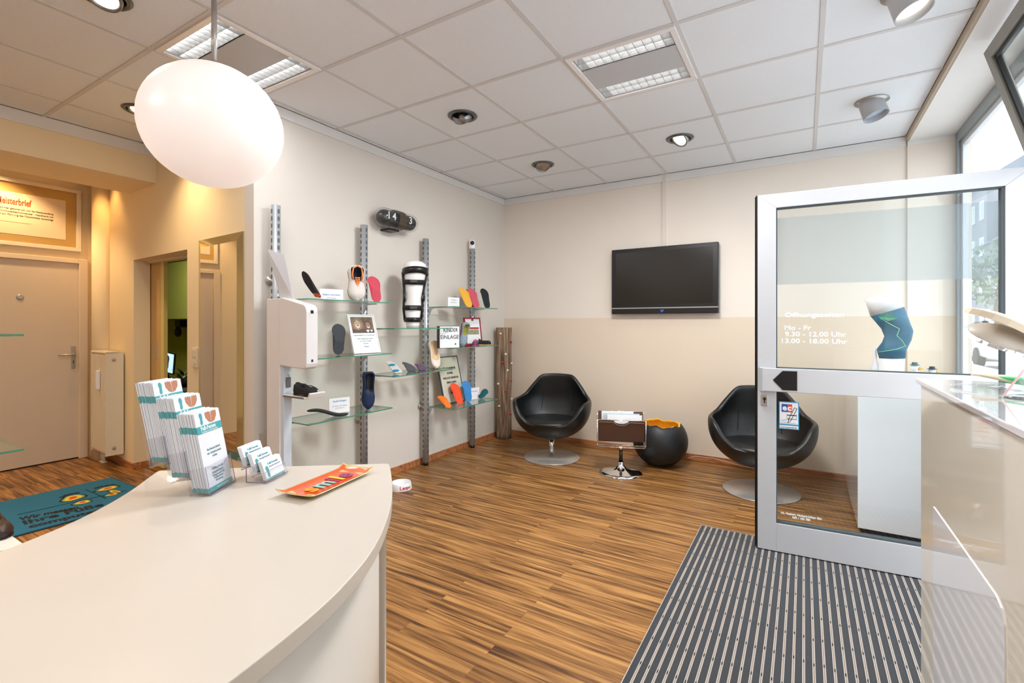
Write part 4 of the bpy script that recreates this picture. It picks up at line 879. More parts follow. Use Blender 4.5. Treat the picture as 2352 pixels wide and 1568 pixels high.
# ---------------- shelf stock helpers ----------------
def place(ub, vb, ut, vt, z, alpha=-14, x=-2.87):
    B = px(ub, vb, x); B.z = z+.003
    a = R(alpha); n = Vector((math.cos(a), math.sin(a), 0)); e = Vector((-n.y, n.x, 0))
    k = Vector(dr(ut, vt)); o = Vector((0, 0, EH))
    s = e.dot(B-o)/e.dot(k); T_ = o+k*s; return B, T_, n, e
def proj(p): D = p.x*fx+p.y*fy; return Vector((1176+FP*(p.x*rx+p.y*ry)/D, 742-FP*(p.z-EH)/D))
def width_of(B, e, wpx): a = proj(B); b = proj(B+e*.1); return .1*wpx/abs(b.x-a.x)
def mat_of(B, T_, e):
    up = (T_-B).normalized(); y = up.cross(e).normalized(); m_ = Matrix((e, y, up)).transposed().to_4x4(); m_.translation = B; return m_
def insole(label, ub, vb, ut, vt, wpx, z, col, col2=None, half=0, curve=.012, alpha=-14, group='shoe insoles on the shelves', thick=.007, flip=1, x=-2.87, toeup=False, pts=None):
    B, T_, n, e = place(ub, vb, ut, vt, z, alpha, x)
    if alpha < -60: B.z += .012
    L = (T_-B).length; W_ = width_of(B, e, wpx)
    t = thing('shoe_insole', label, 'insole', group=group); t.matrix_basis = mat_of(B, T_, e)
    P = pts(L, W_) if pts else (sole_pts(L, W_, flip=flip) if not toeup else [(p[0], L-p[1]) for p in sole_pts(L, W_, flip=flip)])
    P = [(p[0]*1.0, p[1]) for p in P]
    def layer(name, y0, y1, m_, k=1., w=.0):
        bm = newbm(); n_ = len(P)
        cx = sum(p[0] for p in P)/n_; cy = sum(p[1] for p in P)/n_
        Q = [(cx+(p[0]-cx)*k, cy+(p[1]-cy)*(1-(1-k)*.4)) for p in P]
        f_ = lambda p: -curve*math.sin(math.pi*min(1, max(0, p[1]/L)))+curve*.9*(abs(p[0])/(W_/2+1e-6))**2*.3
        a = [bm.verts.new((p[0], f_(p)+y0, p[1])) for p in Q]; b = [bm.verts.new((p[0], f_(p)+y1, p[1])) for p in Q]
        ca = bm.verts.new((cx, f_((cx, cy))+y0+.002, cy))
        for i in range(n_): bm.faces.new((a[i], a[(i+1) % n_], b[(i+1) % n_], b[i]))
        for i in range(n_//2-0):
            pass
        bm.faces.new(a); bm.faces.new(b[::-1]); bm.verts.remove(ca); bmesh.ops.triangulate(bm, faces=[f for f in bm.faces if len(f.verts) > 4]); return obj(name, bm, m_, t)
    layer('top_cover', 0, thick*.45, mat('insole_cover', col, .75, bump=(200, .2), var=(25, .08))); layer('underside', thick*.45, thick, mat('insole_base', col2 or tuple(int(c*.7) for c in col), .6), .96)
    bm = newbm(); box(bm, -.014, .014, thick*.5, thick*.5+.03, 0.0, .004); m2 = t.matrix_basis.to_3x3().inverted(); vv = [v for v in bm.verts]; bm.free()
    dd = t.matrix_basis.inverted()
    bm = newbm(); c0 = Vector((B.x, B.y, z)); bk = -n
    q_ = [c0+bk*.012+e*-.02, c0+bk*.012+e*.02, c0+bk*(.012+max(.03, L*.18))+e*.02, c0+bk*(.012+max(.03, L*.18))+e*-.02]
    prism_v = [bm.verts.new(dd@(p+Vector((0, 0, .001)))) for p in q_]; top = [bm.verts.new(dd@(p+Vector((0, 0, .004)))) for p in q_]
    bm.faces.new(prism_v); bm.faces.new(top)
    for i in range(4): bm.faces.new((prism_v[i], prism_v[(i+1) % 4], top[(i+1) % 4], top[i]))
    h_ = L*.45; pb = dd@(c0+bk*.03+Vector((0, 0, .003))); ptv = Vector((0, thick-curve*.9, h_)); tube(bm, [pb, ptv], .0022, 6)
    obj('clear_stand', bm, 'acrylic', t); return t
def bean(L, W_): return [(W_*.5*math.cos(a)*(1-.0*math.sin(a))+(-.12*W_ if math.sin(a) < 0 else .06*W_), L*.5+L*.5*math.sin(a)) for a in [2*math.pi*i/28 for i in range(28)]]
def wedge(L, W_): return [(-W_*.25, 0), (W_*.35, 0), (W_*.5, L*.12), (W_*.42, L*.38), (W_*.18, L*.68), (-W_*.15, L*.92), (-W_*.42, L), (-W_*.5, L*.88), (-W_*.36, L*.7), (-W_*.34, L*.4), (-W_*.3, L*.1)]
def pad(L, W_): return [(-W_*.1, 0), (W_*.4, 0), (W_*.5, L*.08), (W_*.36, L*.5), (W_*.15, L*.85), (-W_*.05, L*.97), (-W_*.42, L), (-W_*.5, L*.9), (-W_*.42, L*.6), (-W_*.28, L*.15)]
A1, A2, A3, C1, C2, B1, B2, B3 = (SZ[k] for k in ('A1', 'A2', 'A3', 'C1', 'C2', 'B1', 'B2', 'B3'))
t = insole('black sports insole with orange heel tilted edge-on on the top left shelf', 735, 686, 697, 623, 17, A1, (40, 32, 34), (60, 40, 42), curve=.03, alpha=-70, x=-2.86)
bm = newbm(); box(bm, -.022, .022, -.016, -.004, .02, .07); obj('orange_heel_patch', bm, mat('orange_patch', (236, 96, 40), .5), t, bevel=.008)
insole('pink insole beside the sports shoe, smooth and upright', 866, 690, 856, 634, 27, A1, (198, 66, 84), (160, 50, 70), x=-2.86)
insole('large charcoal insole standing left of the lion photo frame', 777, 812, 778, 743, 31, A2, (62, 66, 72), (180, 110, 70), alpha=-25)
insole('golden yellow insole standing on the upper right shelf', 1079, 704, 1061, 661, 20, B1, (240, 178, 60), (210, 150, 50))
insole('brown insole mostly hidden between the yellow and the rose insole', 1084, 702, 1073, 664, 16, B1, (120, 100, 88), x=-2.93)
insole('rose coloured insole next to the golden yellow one', 1095, 704, 1081, 662, 19, B1, (204, 86, 100), (170, 60, 80))
insole('black insole with blue side, rightmost on the upper right shelf', 1120, 705, 1110, 662, 17, B1, (26, 32, 36), (30, 120, 170))
insole('bright orange short insole lying low at the left of the lowest right shelf', 1033, 934, 1010, 908, 17, B3, (240, 120, 30), (240, 110, 20), x=-2.80)
insole('tall vermilion insole in front of the letter board', 1058, 929, 1041, 879, 19, B3, (238, 78, 34), (220, 60, 20), x=-2.82)
insole('tall blue insole in front of the letter board', 1077, 923, 1069, 874, 19, B3, (56, 132, 196), (40, 110, 180), x=-2.84)
insole('short dark teal half insole at the right of the lowest right shelf', 1107, 919, 1113, 893, 18, B3, (16, 110, 118), (190, 90, 90), pts=bean)
t = insole('light grey half insole with two blue patches on the lower middle shelf', 912, 858, 900, 829, 26, C2, (196, 196, 190), (170, 170, 160), pts=pad, curve=.004)
insole('dark grey curved half insole on the lower middle shelf', 945, 857, 936, 830, 26, C2, (74, 76, 80), pts=wedge, curve=.004)
insole('purple curved half insole on the lower middle shelf', 970, 853, 963, 834, 22, C2, (92, 68, 96), pts=wedge, curve=.004)
dd = t.matrix_basis; Lg = .105
for zz, w_ in ((.022, .05), (.082, .05)):
    bm = newbm(); n = 20; prism(bm, [((-.006 if zz < .05 else -.018)+w_/1.6*math.cos(2*math.pi*i/n), zz*1.0+.010*math.sin(2*math.pi*i/n)) for i in range(n)], .004, .0075, mx=MXUP); obj('blue_patch', bm, mat('patch_blue', (20, 120, 160), .5), t)

def card(label, u0, u1, vt, vb, z, lines, x=-2.93, alpha=-14):
    B = px((u0+u1)/2, vb, x); B.z = z; a = R(alpha); e = Vector((-math.sin(a), math.cos(a), 0)); W_ = width_of(B, e, u1-u0); H_ = (vb-vt)*mpp(B)
    t = thing('sign_card', label, 'sign', (B.x, B.y, z), math.atan2(e.y, e.x)); bxo('card', (-W_/2, W_/2, -.001, .001, .001, H_), 'paper', t); bxo('clear_foot', (-W_/2.2, W_/2.2, -.012, .02, 0, .003), 'acrylic', t)
    for k, (s_, zz, sz, w_, m_) in enumerate(lines): txt('card_text', s_, sz*H_, (0, -.0014, H_*zz), RY, m_, t, width=W_*w_)
card('white card with blue heading between sports insole and sports shoe', 735, 788, 660, 687, A1, (('Passform und Komfort', .52, .2, .75, 'blueprint'), ('Sporteinlagen', .25, .13, .4, 'greyprint')), x=-2.90)
card('small white card with faint print left of the golden yellow insole', 1029, 1055, 680, 703, B1, (('Einlagen', .75, .14, .4, 'greyprint'), ('für Kinder', .5, .14, .5, 'greyprint')))
card('white card with blue heading behind the black curved insole', 757, 803, 913, 948, A3, (('Apollo-Einlagen', .8, .17, .66, 'blueprint'), ('für Sport und Alltag', .48, .1, .7, 'greyprint'), ('und Beruf', .34, .1, .45, 'greyprint')), x=-2.88)
card('white card behind the tall blue insole on the lowest right shelf', 1078, 1101, 893, 920, B3, (('Weichbett', .7, .14, .6, 'blueprint'),), x=-2.90)
# dark insole lying in profile
B = px(776, 953, -2.80); t = thing('shoe_insole', 'thick black curved insole lying in profile on the lowest left shelf', 'insole', (B.x, B.y, A3), R(52), group='shoe insoles on the shelves')
bm = newbm(); rows = []
for i in range(17):
    s = i/16; x = -.2+.27*s; z = .004+.045*(1-s)**1.6*(1-.2*(1-s))+.010*math.sin(s*6.2)+.004; w_ = .038*(1-(2*s-1)**6)**.5+.002; th = .008+.006*math.sin(math.pi*s)
    rows.append([bm.verts.new((x, -w_, z)), bm.verts.new((x, w_, z)), bm.verts.new((x, w_, z+th)), bm.verts.new((x, -w_, z+th))])
for a, b in zip(rows, rows[1:]):
    for j in range(4): f = bm.faces.new((a[j], a[(j+1) % 4], b[(j+1) % 4], b[j])); f.smooth = True
bm.faces.new(rows[0]); bm.faces.new(rows[-1]); obj('insole_body', bm, 'blackmat', t, bevel=.002)

# ---------------- shoes ----------------
def shoe(name, label, cat, mx, L, W_, upper, lining, solec, open_=(.04, .52), toeh=.04, heelh=.062, laces=None, group=None, heel=0, topline=0):
    t = thing(name, label, cat, group=group); t.matrix_basis = mx
    n = 26; key = [(0, .30), (.03, .40), (.12, .46), (.35, .40), (.5, .43), (.68, .50), (.82, .47), (.93, .33), (1, .08)]
    def w_at(s):
        for (a, p), (b, q) in zip(key, key[1:]):
            if a <= s <= b: return p+(q-p)*(s-a)/(b-a)
        return .08
    rows = []; bm = newbm(); solerows = []
    for i in range(n+1):
        s = (1-math.cos(math.pi*i/n))/2; w_ = w_at(s)*W_; x = L*s; zs = .008+heel*max(0, 1-s/.55)**1
        k = min(1, max(0, (s-open_[1])/(1-open_[1]))); H_ = (heelh*(1-.35*min(1, s/open_[1]))) if s < open_[1] else (heelh*.65+(toeh-heelh*.65)*min(1, k*1.4))*(1-max(0, k-.75)*1.8)
        H_ = max(.012, H_); isop = open_[0] < s < open_[1]
        ctr = 0
        iw = max(.0, w_-.010) if isop else w_*.35; iz = zs+H_ if isop else zs+H_*1.12; fz = zs+.006 if isop else zs+H_*1.12; fw = iw*.85 if isop else w_*.12
        P = [(-w_*.96, zs), (-w_*1.04, zs+H_*.4), (-w_*.86, zs+H_*.88) if not isop else (-w_*.93, zs+H_), (-iw, iz), (-fw, fz), (fw, fz), (iw, iz), (w_*.86, zs+H_*.88) if not isop else (w_*.93, zs+H_), (w_*1.04, zs+H_*.4), (w_*.96, zs)]
        rows.append([bm.verts.new((x, ctr+p[0], p[1])) for p in P]); solerows.append((x, w_*1.03, zs))
    for i, (a, b) in enumerate(zip(rows, rows[1:])):
        s = (1-math.cos(math.pi*(i+.5)/n))/2
        for j in range(9):
            f = bm.faces.new((a[j], a[j+1], b[j+1], b[j])); f.smooth = True
            if j in (3, 4, 5) and open_[0] < s < open_[1]: f.material_index = 1
        f = bm.faces.new((a[9], a[0], b[0], b[9]))
    bm.faces.new(rows[0]); bm.faces.new(rows[-1][::-1]); obj('upper', bm, [upper, lining], t)
    bm = newbm(); top = [[], []]
    R_ = [bm.verts.new((x, w_, z+.002)) for x, w_, z in solerows]; L_ = [bm.verts.new((x, -w_, z+.002)) for x, w_, z in solerows]; R2 = [bm.verts.new((x, w_, z-.008 if z > .02 else .0)) for x, w_, z in solerows]; L2 = [bm.verts.new((x, -w_, z-.008 if z > .02 else .0)) for x, w_, z in solerows]
    for i in range(n):
        for q in ((R_, R2), (L2, L_), (R2, L2), (L_, R_)): bm.faces.new((q[0][i], q[0][i+1], q[1][i+1], q[1][i]))
    bm.faces.new((R_[0], R2[0], L2[0], L_[0])); bm.faces.new((R_[-1], R2[-1], L2[-1], L_[-1])); obj('sole', bm, solec, t)
    if laces:
        bm = newbm()
        for k in range(5):
            x = L*(open_[1]-.06+.055*k); z = heelh*.82+.016-.0045*k; w_ = .019
            tube(bm, [(x, -w_, z-.010), (x+.008, 0, z), (x+.014, w_, z-.010)], .0036, 6); tube(bm, [(x, w_, z-.010), (x+.008, 0, z+.003), (x+.014, -w_, z-.010)], .0036, 6)
        tube(bm, [(L*.46, .01, heelh*.8), (L*.42, .045, heelh*.9), (L*.5, .075, heelh*.6), (L*.62, .078, heelh*.4)], .003, 6); obj('laces', bm, laces, t)
    return t
def shoe_mx(B, T_, n):     # toe at B, heel at T_, upper side towards n
    x = (B-T_).normalized(); z = (n-x*n.dot(x)).normalized(); y = z.cross(x); m_ = Matrix((x, y, z)).transposed().to_4x4(); m_.translation = T_; return m_
def upright(name, label, cat, ub, vb, ut, vt, z, wpx, alpha, x, *a, **k):
    B, T_, n, e = place(ub, vb, ut, vt, z, alpha, x); L = (T_-B).length; W_ = width_of(B, e, wpx)
    m_ = shoe_mx(B, T_, n); back = Matrix.Translation(-n*.0)
    return shoe(name, label, cat, back@m_, L, W_, *a, **k)
cream = mat('sneaker_mesh', (222, 214, 206), .8, bump=(300, .4), var=(90, .08)); dkin = mat('shoe_lining_dark', (30, 40, 50), .8); orl = mat('neon_orange', (244, 146, 84), .6); gold = mat('ochre_sole', (180, 140, 70), .6)
t = upright('sports_shoe', 'white sports shoe with orange laces standing on its toe', 'shoe', 819, 690, 816, 617, A1, 39, -30, -2.87, cream, dkin, gold, open_=(.04, .40), toeh=.045, heelh=.075, laces=orl)
bm = newbm(); L_ = .25; tube(bm, [(L_*.42, -.030, .062), (L_*.25, -.036, .074), (L_*.08, -.030, .084), (L_*.015, 0, .088), (L_*.08, .030, .084), (L_*.25, .036, .074), (L_*.42, .030, .062)], .0055, 8); obj('orange_collar', bm, orl, t)
navy = mat('navy_velvet', (24, 42, 78), .8, var=(60, .2)); upright('loafer', 'dark blue velvet loafer standing on its toe on the lowest left shelf', 'shoe', 845, 926, 845, 853, A3, 28, -28, -2.82, navy, mat('navy_lining', (14, 20, 38), .6), 'blackmat', open_=(.04, .55), toeh=.03, heelh=.05)
upright('ballet_flat', 'cream leather ballet flat standing on its toe beside the post', 'shoe', 1002, 850, 990, 785, C2, 21, -20, -2.84, mat('cream_leather', (232, 216, 204), .4), mat('tan_lining', (222, 190, 150), .6), mat('beige_sole', (200, 180, 160), .5), open_=(.03, .72), toeh=.022, heelh=.034)
upright('kids_clog', 'small child slipper with flower print and red strap on the light box shelf', 'shoe', 1060, 793, 1068, 740, B2, 17, -20, -2.88, mat('flower_print', (150, 170, 186), .7, var=(160, .7)), mat('olive_lining', (150, 150, 60), .7), mat('red_sole', (190, 50, 70), .6), open_=(.04, .5), toeh=.03, heelh=.04)
B = px(1095, 789, -2.82); shoe('kids_sandal', 'tiny purple child sandal in front of the red frame', 'shoe', Matrix.Translation((B.x, B.y-.03, B2+.0))@Matrix.Rotation(R(-62), 4, 'Z')@Matrix.Translation((-.06, 0, 0)), .12, .052, mat('purple_pattern', (120, 60, 110), .5, var=(90, .8)), mat('pink_lining', (220, 110, 130), .6), mat('pink_sole', (180, 60, 110), .5), open_=(.04, .45), toeh=.035, heelh=.05)
B = px(1115, 789, -2.80); shoe('kids_sneaker', 'tiny black child sneaker with tan gum sole on the light box shelf', 'shoe', Matrix.Translation((B.x, B.y, B2+.0))@Matrix.Rotation(R(15), 4, 'Z')@Matrix.Translation((-.07, 0, 0)), .13, .055, mat('black_suede', (34, 30, 34), .8), mat('tan_lin', (150, 110, 90), .6), mat('gum_sole', (196, 150, 92), .6), open_=(.04, .42), toeh=.036, heelh=.055)

# framed lion photo
def leaning_frame(name, label, cat, ub, vb, ut, vt, z, wpx, x, fr, fw, face_m, alpha=-8, th=.012):
    B, T_, n, e = place(ub, vb, ut, vt, z, alpha, x); H_ = (T_-B).length; W_ = width_of(B, e, wpx); t = thing(name, label, cat); t.matrix_basis = mat_of(B, T_, e)
    bm = newbm()
    for a0, a1, b0, b1 in ((-W_/2, W_/2, 0, fw), (-W_/2, W_/2, H_-fw, H_), (-W_/2, -W_/2+fw, fw, H_-fw), (W_/2-fw, W_/2, fw, H_-fw)): box(bm, a0, a1, -.003, th, b0, b1)
    obj('frame', bm, fr, t, bevel=.0015); bxo('board', (-W_/2+fw, W_/2-fw, .001, th-.001, fw, H_-fw), face_m, t); return t, W_, H_
t, W_, H_ = leaning_frame('photo_frame', 'white photo frame with a picture of two lions above printed text', 'picture frame', 845, 811, 828, 722, A2, 60, -2.84, 'plaster', .010, 'paper')
mp = mat('lion_photo', (120, 96, 80), .5, var=(26, .9)); bxo('animal_photo', (-W_/2+.022, W_/2-.022, -.0006, .001, H_*.52, H_*.93), mp, t)
bxo('photo_ground', (-W_/2+.022, W_/2-.022, -.0009, -.0006, H_*.52, H_*.62), mat('photo_fur_dark', (92, 70, 58), .6, var=(70, .5)), t)
def lion(cx, cz, s, mane, face_, jag):
    def blob_(name, x, z, a, b, y, m_, n=24, jg=0):
        bm = newbm(); prism(bm, [(x+(a*(1+(jg if q % 2 else -jg)))*math.cos(2*math.pi*q/n), z+(b*(1+(jg if q % 2 else -jg)))*math.sin(2*math.pi*q/n)) for q in range(n)], y, y+.0002, mx=MXUP); return obj(name, bm, m_, t)
    blob_('lion_mane', cx, cz, s, s*1.05, .0010, mane, 34, jag); blob_('lion_face', cx, cz-s*.05, s*.55, s*.72, .0013, face_); blob_('lion_muzzle', cx+s*.05, cz-s*.42, s*.34, s*.28, .0016, mat('muzzle', (216, 200, 180), .6))
    bm = newbm()
    for x, z, r_ in ((-.24, .12, .07), (.26, .12, .07), (.05, -.26, .12)): prism(bm, [(cx+x*s+r_*s*1.3*math.cos(q), cz+z*s+r_*s*math.sin(q)) for q in (0, 1.05, 2.1, 3.14, 4.2, 5.2)], .0019, .0021, mx=MXUP)
    obj('lion_eyes_and_nose', bm, 'black', t)
lion(-W_*.19, H_*.75, .046, mat('mane_light', (150, 122, 98), .6, var=(90, .6)), mat('face_light', (196, 172, 144), .6, var=(90, .3)), .09); lion(W_*.2, H_*.72, .036, mat('mane_dark', (104, 78, 62), .6, var=(90, .6)), mat('face_dark', (160, 128, 104), .6, var=(90, .3)), .04)
def heart(bm, cx, cz, s_, y):
    prism(bm, [(cx+s_*.062*16*math.sin(a)**3/1., cz+s_*.062*(13*math.cos(a)-5*math.cos(2*a)-2*math.cos(3*a)-math.cos(4*a))) for a in [2*math.pi*i/24+.01 for i in range(24)]], -y, -y+.001, mx=MXUP)
bm = newbm(); heart(bm, W_*.16, H_*.57, .013, .0022+.0); heart(bm, W_*.30, H_*.575, .011, .0022)
bmesh.ops.transform(bm, matrix=Matrix.Translation((0, -.0035, 0)), verts=bm.verts); obj('white_hearts', bm, 'whiteprint', t)
for s_, zz, w_, m_ in (('Gesundheit ist Vertrauen', .46, .8, 'greyprint'), ('Hier stehen Ihre Füße', .37, .56, 'greyprint'), ('an erster Stelle', .31, .42, 'greyprint'), ('bei uns', .25, .18, 'greyprint'), ('Fuß-Forum', .17, .16, 'blueprint')): txt('frame_text', s_, .012, (0, -.001, H_*zz), RY, m_, t, width=W_*w_)
bm = newbm(); prism(bm, [(0, 0), (.05, 0), (.02, .10), (0, .10)], -.002, .002, mx=Matrix.Translation((-W_*.38, .012, 0))@Matrix.Rotation(R(90), 4, 'Z')@MXUP); obj('easel_back', bm, mat('kraft_board', (176, 128, 60), .8), t)
# letter board
t, W_, H_ = leaning_frame('letter_board', 'blue-framed letter board leaning on the lowest right shelf', 'sign', 1046, 920, 1026, 818, B3, 47, -2.93, mat('blue_grey_frame', (58, 74, 92), .5), .010, mat('board_cream', (206, 202, 182), .8), alpha=-4)
for s_, zz, w_ in (('TRANSFER', .74, .62), ('SOWIE', .635, .26), ('HALLUX RIGIDUS', .535, .72), ('EINLAGEN', .44, .44), ('NACH', .22, .25)): txt('board_text', s_, .028, (.0, -.001, H_*zz), RY, 'blackprint', t, width=W_*w_, bold=.0006)
# light box
B = px(1032.5, 797, -2.76); B.z = B2; e = Vector((math.sin(R(22)), math.cos(R(22)), 0)); W_ = width_of(B, e, 44); H_ = 49.5*mpp(B)
t = thing('light_box', 'white light box reading KINDER EINLAGE with heart and star', 'sign', B, math.atan2(e.y, e.x))
bxo('black_casing', (-W_/2-.003, W_/2+.003, .0, .05, 0, H_+.004), 'black', t, bevel=.002); bxo('white_front', (-W_/2, W_/2, -.003, .0, .002, H_), 'whitegloss', t)
bm = newbm(); 
for k in (.335, .66): box(bm, -W_/2, W_/2, -.0045, -.003, H_*k-.0012, H_*k+.0012)
obj('letter_rail', bm, 'plaster', t)
txt('box_text', 'KINDER', .05, (.01, -.0036, H_*.83), RY, 'blackprint', t, width=W_*.74, bold=.0004); txt('box_text', 'EINLAGE', .05, (0, -.0036, H_*.50), RY, 'blackprint', t, width=W_*.93, bold=.0004)
bm = newbm(); heart(bm, -.12*W_, .17*H_, .013, .0036); obj('heart', bm, 'blackprint', t)
bm = newbm(); prism(bm, [(.30*W_+(.012 if i % 2 else .0055)*math.sin(math.pi*i/5), .18*H_-(.012 if i % 2 else .0055)*math.cos(math.pi*i/5)) for i in range(10)], .0030, .004, mx=MXUP); obj('star', bm, 'blackprint', t)
# red menu frame
t, W_, H_ = leaning_frame('red_clipboard', 'red framed leaflet with photo behind the tiny child shoes', 'picture frame', 1090, 790, 1084, 729, B2, 37, -2.90, mat('dark_red', (150, 44, 58), .5), .016, 'paper', alpha=-12)
bxo('red_banner', (-W_*.36, W_*.36, -.0005, .001, H_*.58, H_*.64), mat('red_banner', (170, 40, 40), .5), t); bxo('leaflet_photo', (-W_*.34, W_*.34, -.0004, .001, H_*.38, H_*.56), mat('garden_photo', (150, 150, 120), .6, var=(60, .8)), t)
bm = newbm(); box(bm, -.014, .014, -.0045, -.003, H_-.035, H_-.004); obj('clip', bm, mat('clip_red', (150, 40, 44), .4), t, bevel=.003)

# ---------------- leg model with brace ----------------
def leg_lathe(bm, ctr, rad, seg=28):
    rings = []
    for (cx, cy, cz), (ra, rb) in zip(ctr, rad): rings.append([bm.verts.new((cx+ra*math.cos(2*math.pi*i/seg), cy+rb*math.sin(2*math.pi*i/seg), cz)) for i in range(seg)])
    for a, b in zip(rings, rings[1:]):
        for i in range(seg): f = bm.faces.new((a[i], a[(i+1) % seg], b[(i+1) % seg], b[i])); f.smooth = True
    bm.faces.new(rings[0][::-1]); bm.faces.new(rings[-1]); return rings
B = px(948, 745, -2.86); t = thing('leg_model', 'white leg model wearing a black knee brace on the middle shelf', 'leg model', (B.x, B.y, C1), R(52))
t.scale = (1.12, 1.12, 1)
Z = [0, .03, .08, .14, .20, .25, .30, .35, .42, .47, .51, .545, .565, .575]
RR = [(.046, .05), (.05, .054), (.056, .06), (.064, .070), (.066, .072), (.062, .066), (.064, .068), (.068, .072), (.078, .08), (.085, .086), (.088, .088), (.082, .08), (.06, .06), (.01, .01)]
CC = [(-.0, .0, 0), (0, 0, .03), (-.002, .004, .08), (-.002, .010, .14), (0, .008, .2), (.002, 0, .25), (.006, -.004, .30), (.010, 0, .35), (.014, .004, .42), (.018, .006, .47), (.020, .006, .51), (.018, .006, .545), (.014, .004, .565), (.012, .004, .575)]
bm = newbm(); leg_lathe(bm, CC, RR); obj('leg_form', bm, 'plaster', t)
def ring_band(z0, z1, k, name, dz=0, a0=0, a1=2*math.pi, off=.006, m_='black', par=None):
    bm = newbm(); n = 28; V = []
    def cr(z):
        for i in range(len(Z)-1):
            if Z[i] <= z <= Z[i+1]: q = (z-Z[i])/(Z[i+1]-Z[i]); return [CC[i][j]+(CC[i+1][j]-CC[i][j])*q for j in (0, 1)]+[RR[i][j]+(RR[i+1][j]-RR[i][j])*q for j in (0, 1)]
    for i in range(n+1):
        a = a0+(a1-a0)*i/n; col = []
        for z, o_ in ((z0, off*.2), (z0, off), ((z0+z1)/2, off*1.3), (z1, off), (z1, off*.2)):
            zz = z+dz*math.sin(a); cx, cy, ra, rb = cr(zz); col.append(bm.verts.new((cx+(ra+o_)*math.cos(a), cy+(rb+o_)*math.sin(a), zz)))
        V.append(col)
    for a, b in zip(V, V[1:]):
        for j in range(4): f = bm.faces.new((a[j], b[j], b[j+1], a[j+1])); f.smooth = True
    return obj(name, bm, m_, par or t)
br = ring_band(.445, .50, 1, 'thigh_cuff', dz=-.018, off=.011); ring_band(.37, .41, 1, 'strap', m_='blackmat', off=.012, dz=.006); ring_band(.15, .19, 1, 'strap', m_='blackmat', off=.009); ring_band(.05, .088, 1, 'calf_cuff', off=.01)
for sx in (-1, 1):
    bm = newbm(); tube(bm, [(sx*.062, -.01, .07), (sx*.071, -.01, .16), (sx*.070+.002, -.012, .25), (sx*.075+.008, -.01, .34), (sx*.086+.013, -.004, .42), (sx*.094+.018, 0, .47)], .009, 8); obj('side_bar', bm, 'black', t)
    bm = newbm(); lathe(bm, [(.03, -.007), (.034, 0), (.03, .007)], seg=28, mx=Matrix.Translation((sx*.074+.004, -.022, .265))@Matrix.Rotation(R(90), 4, 'Y')@Matrix.Diagonal((1.35, .8, 1, 1))); hb = obj('hinge', bm, 'black', t)
    bm = newbm(); lathe(bm, [(.018, -.010), (.018, .010)], seg=20, mx=Matrix.Translation((sx*.074+.004, -.022, .265))@Matrix.Rotation(R(90), 4, 'Y')); obj('hinge_cap', bm, 'steel', hb)
for z in (.39, .17): bxo('buckle', (-.035, .02, -.098 if z > .3 else -.082, -.080 if z > .3 else -.066, z-.012, z+.012), mat('buckle_grey', (58, 60, 58), .4), t, bevel=.004)

# ---------------- white measuring column ----------------
t = thing('foot_scanner_column', 'white wall column with box housing and small shoe tray', 'device', (0, 0, 0))
wm = mat('device_white', (226, 223, 222), .35, coat=.2); bl = mat('device_pale_blue', (206, 216, 226), .35)
bxo('back_board', (-3.03, -2.89, 1.88, 1.95, 0, 1.50), wm, t, bevel=.004); bxo('front_rail', (-2.89, -2.868, 1.895, 1.953, 0, 1.2), bl, t, bevel=.002); bxo('standoff', (-3.128, -3.03, 1.89, 1.93, .5, .6), 'steel', t)
bm = newbm(); prism(bm, [(-2.885, 1.495), (-2.865, 1.505), (-2.64, 1.455), (-2.618, 1.44), (-2.61, 1.41), (-2.61, 1.09), (-2.62, 1.065), (-2.64, 1.055), (-2.885, 1.068)], -1.958, -1.875, mx=Matrix.Rotation(R(90), 4, 'X')); obj('box_housing', bm, wm, t, bevel=.006)
bm = newbm(); box(bm, -2.6105, -2.608, 1.905, 1.925, 1.40, 1.42); o = obj('button', bm, 'black', t); bm = newbm(); box(bm, -2.6105, -2.608, 1.91, 1.922, 1.10, 1.115); obj('key_slot', bm, 'black', t)
bm = newbm(); prism(bm, [(-2.868, .872), (-2.64, .866), (-2.60, .872), (-2.585, .905), (-2.60, .91), (-2.612, .885), (-2.64, .876), (-2.868, .882)], -1.995, -1.885, mx=Matrix.Rotation(R(90), 4, 'X')); obj('shoe_tray', bm, wm, t, bevel=.002)
bxo('tray_mat', (-2.86, -2.65, 1.883, 1.885, .868, .879), mat('tray_grey', (110, 102, 98), .7), t)
tg = thing('key_tag', 'grey tag with code hanging on a hook of the white column', 'tag', (-2.866, 1.925, 1.0)); bxo('tag_plate', (.002, .005, -.017, .017, -.075, -.01), mat('tag_grey', (104, 98, 96), .6, var=(200, .5)), tg, bevel=.001); bm = newbm(); tube(bm, [(.003, 0, -.012), (.003, .008, 0), (.003, 0, .010), (.003, -.006, .004)], .0013, 6); obj('hook', bm, 'black', tg)
B = px(720, 895, -2.74); shoe('lace_shoe', 'black suede lace-up shoe on the tray of the white column', 'shoe', Matrix.Translation((-2.80, 1.945, .882))@Matrix.Rotation(R(4), 4, 'Z'), .165, .085, mat('suede_black', (28, 26, 26), .85), 'blackmat', 'black', open_=(.05, .45), toeh=.04, heelh=.062, laces='blackmat')
pts4 = [px(u, v, x) for (u, v, x) in ((614, 572, -3.0), (653, 584, -2.88), (674, 686, -2.80), (643, 682, -2.93))]
bm = newbm(); n_ = (pts4[1]-pts4[0]).cross(pts4[3]-pts4[0]).normalized()*.002; a = [bm.verts.new(p) for p in pts4]; b = [bm.verts.new(p+n_) for p in pts4]; bm.faces.new(a); bm.faces.new(b[::-1])
for i in range(4): bm.faces.new((a[i], a[(i+1) % 4], b[(i+1) % 4], b[i]))
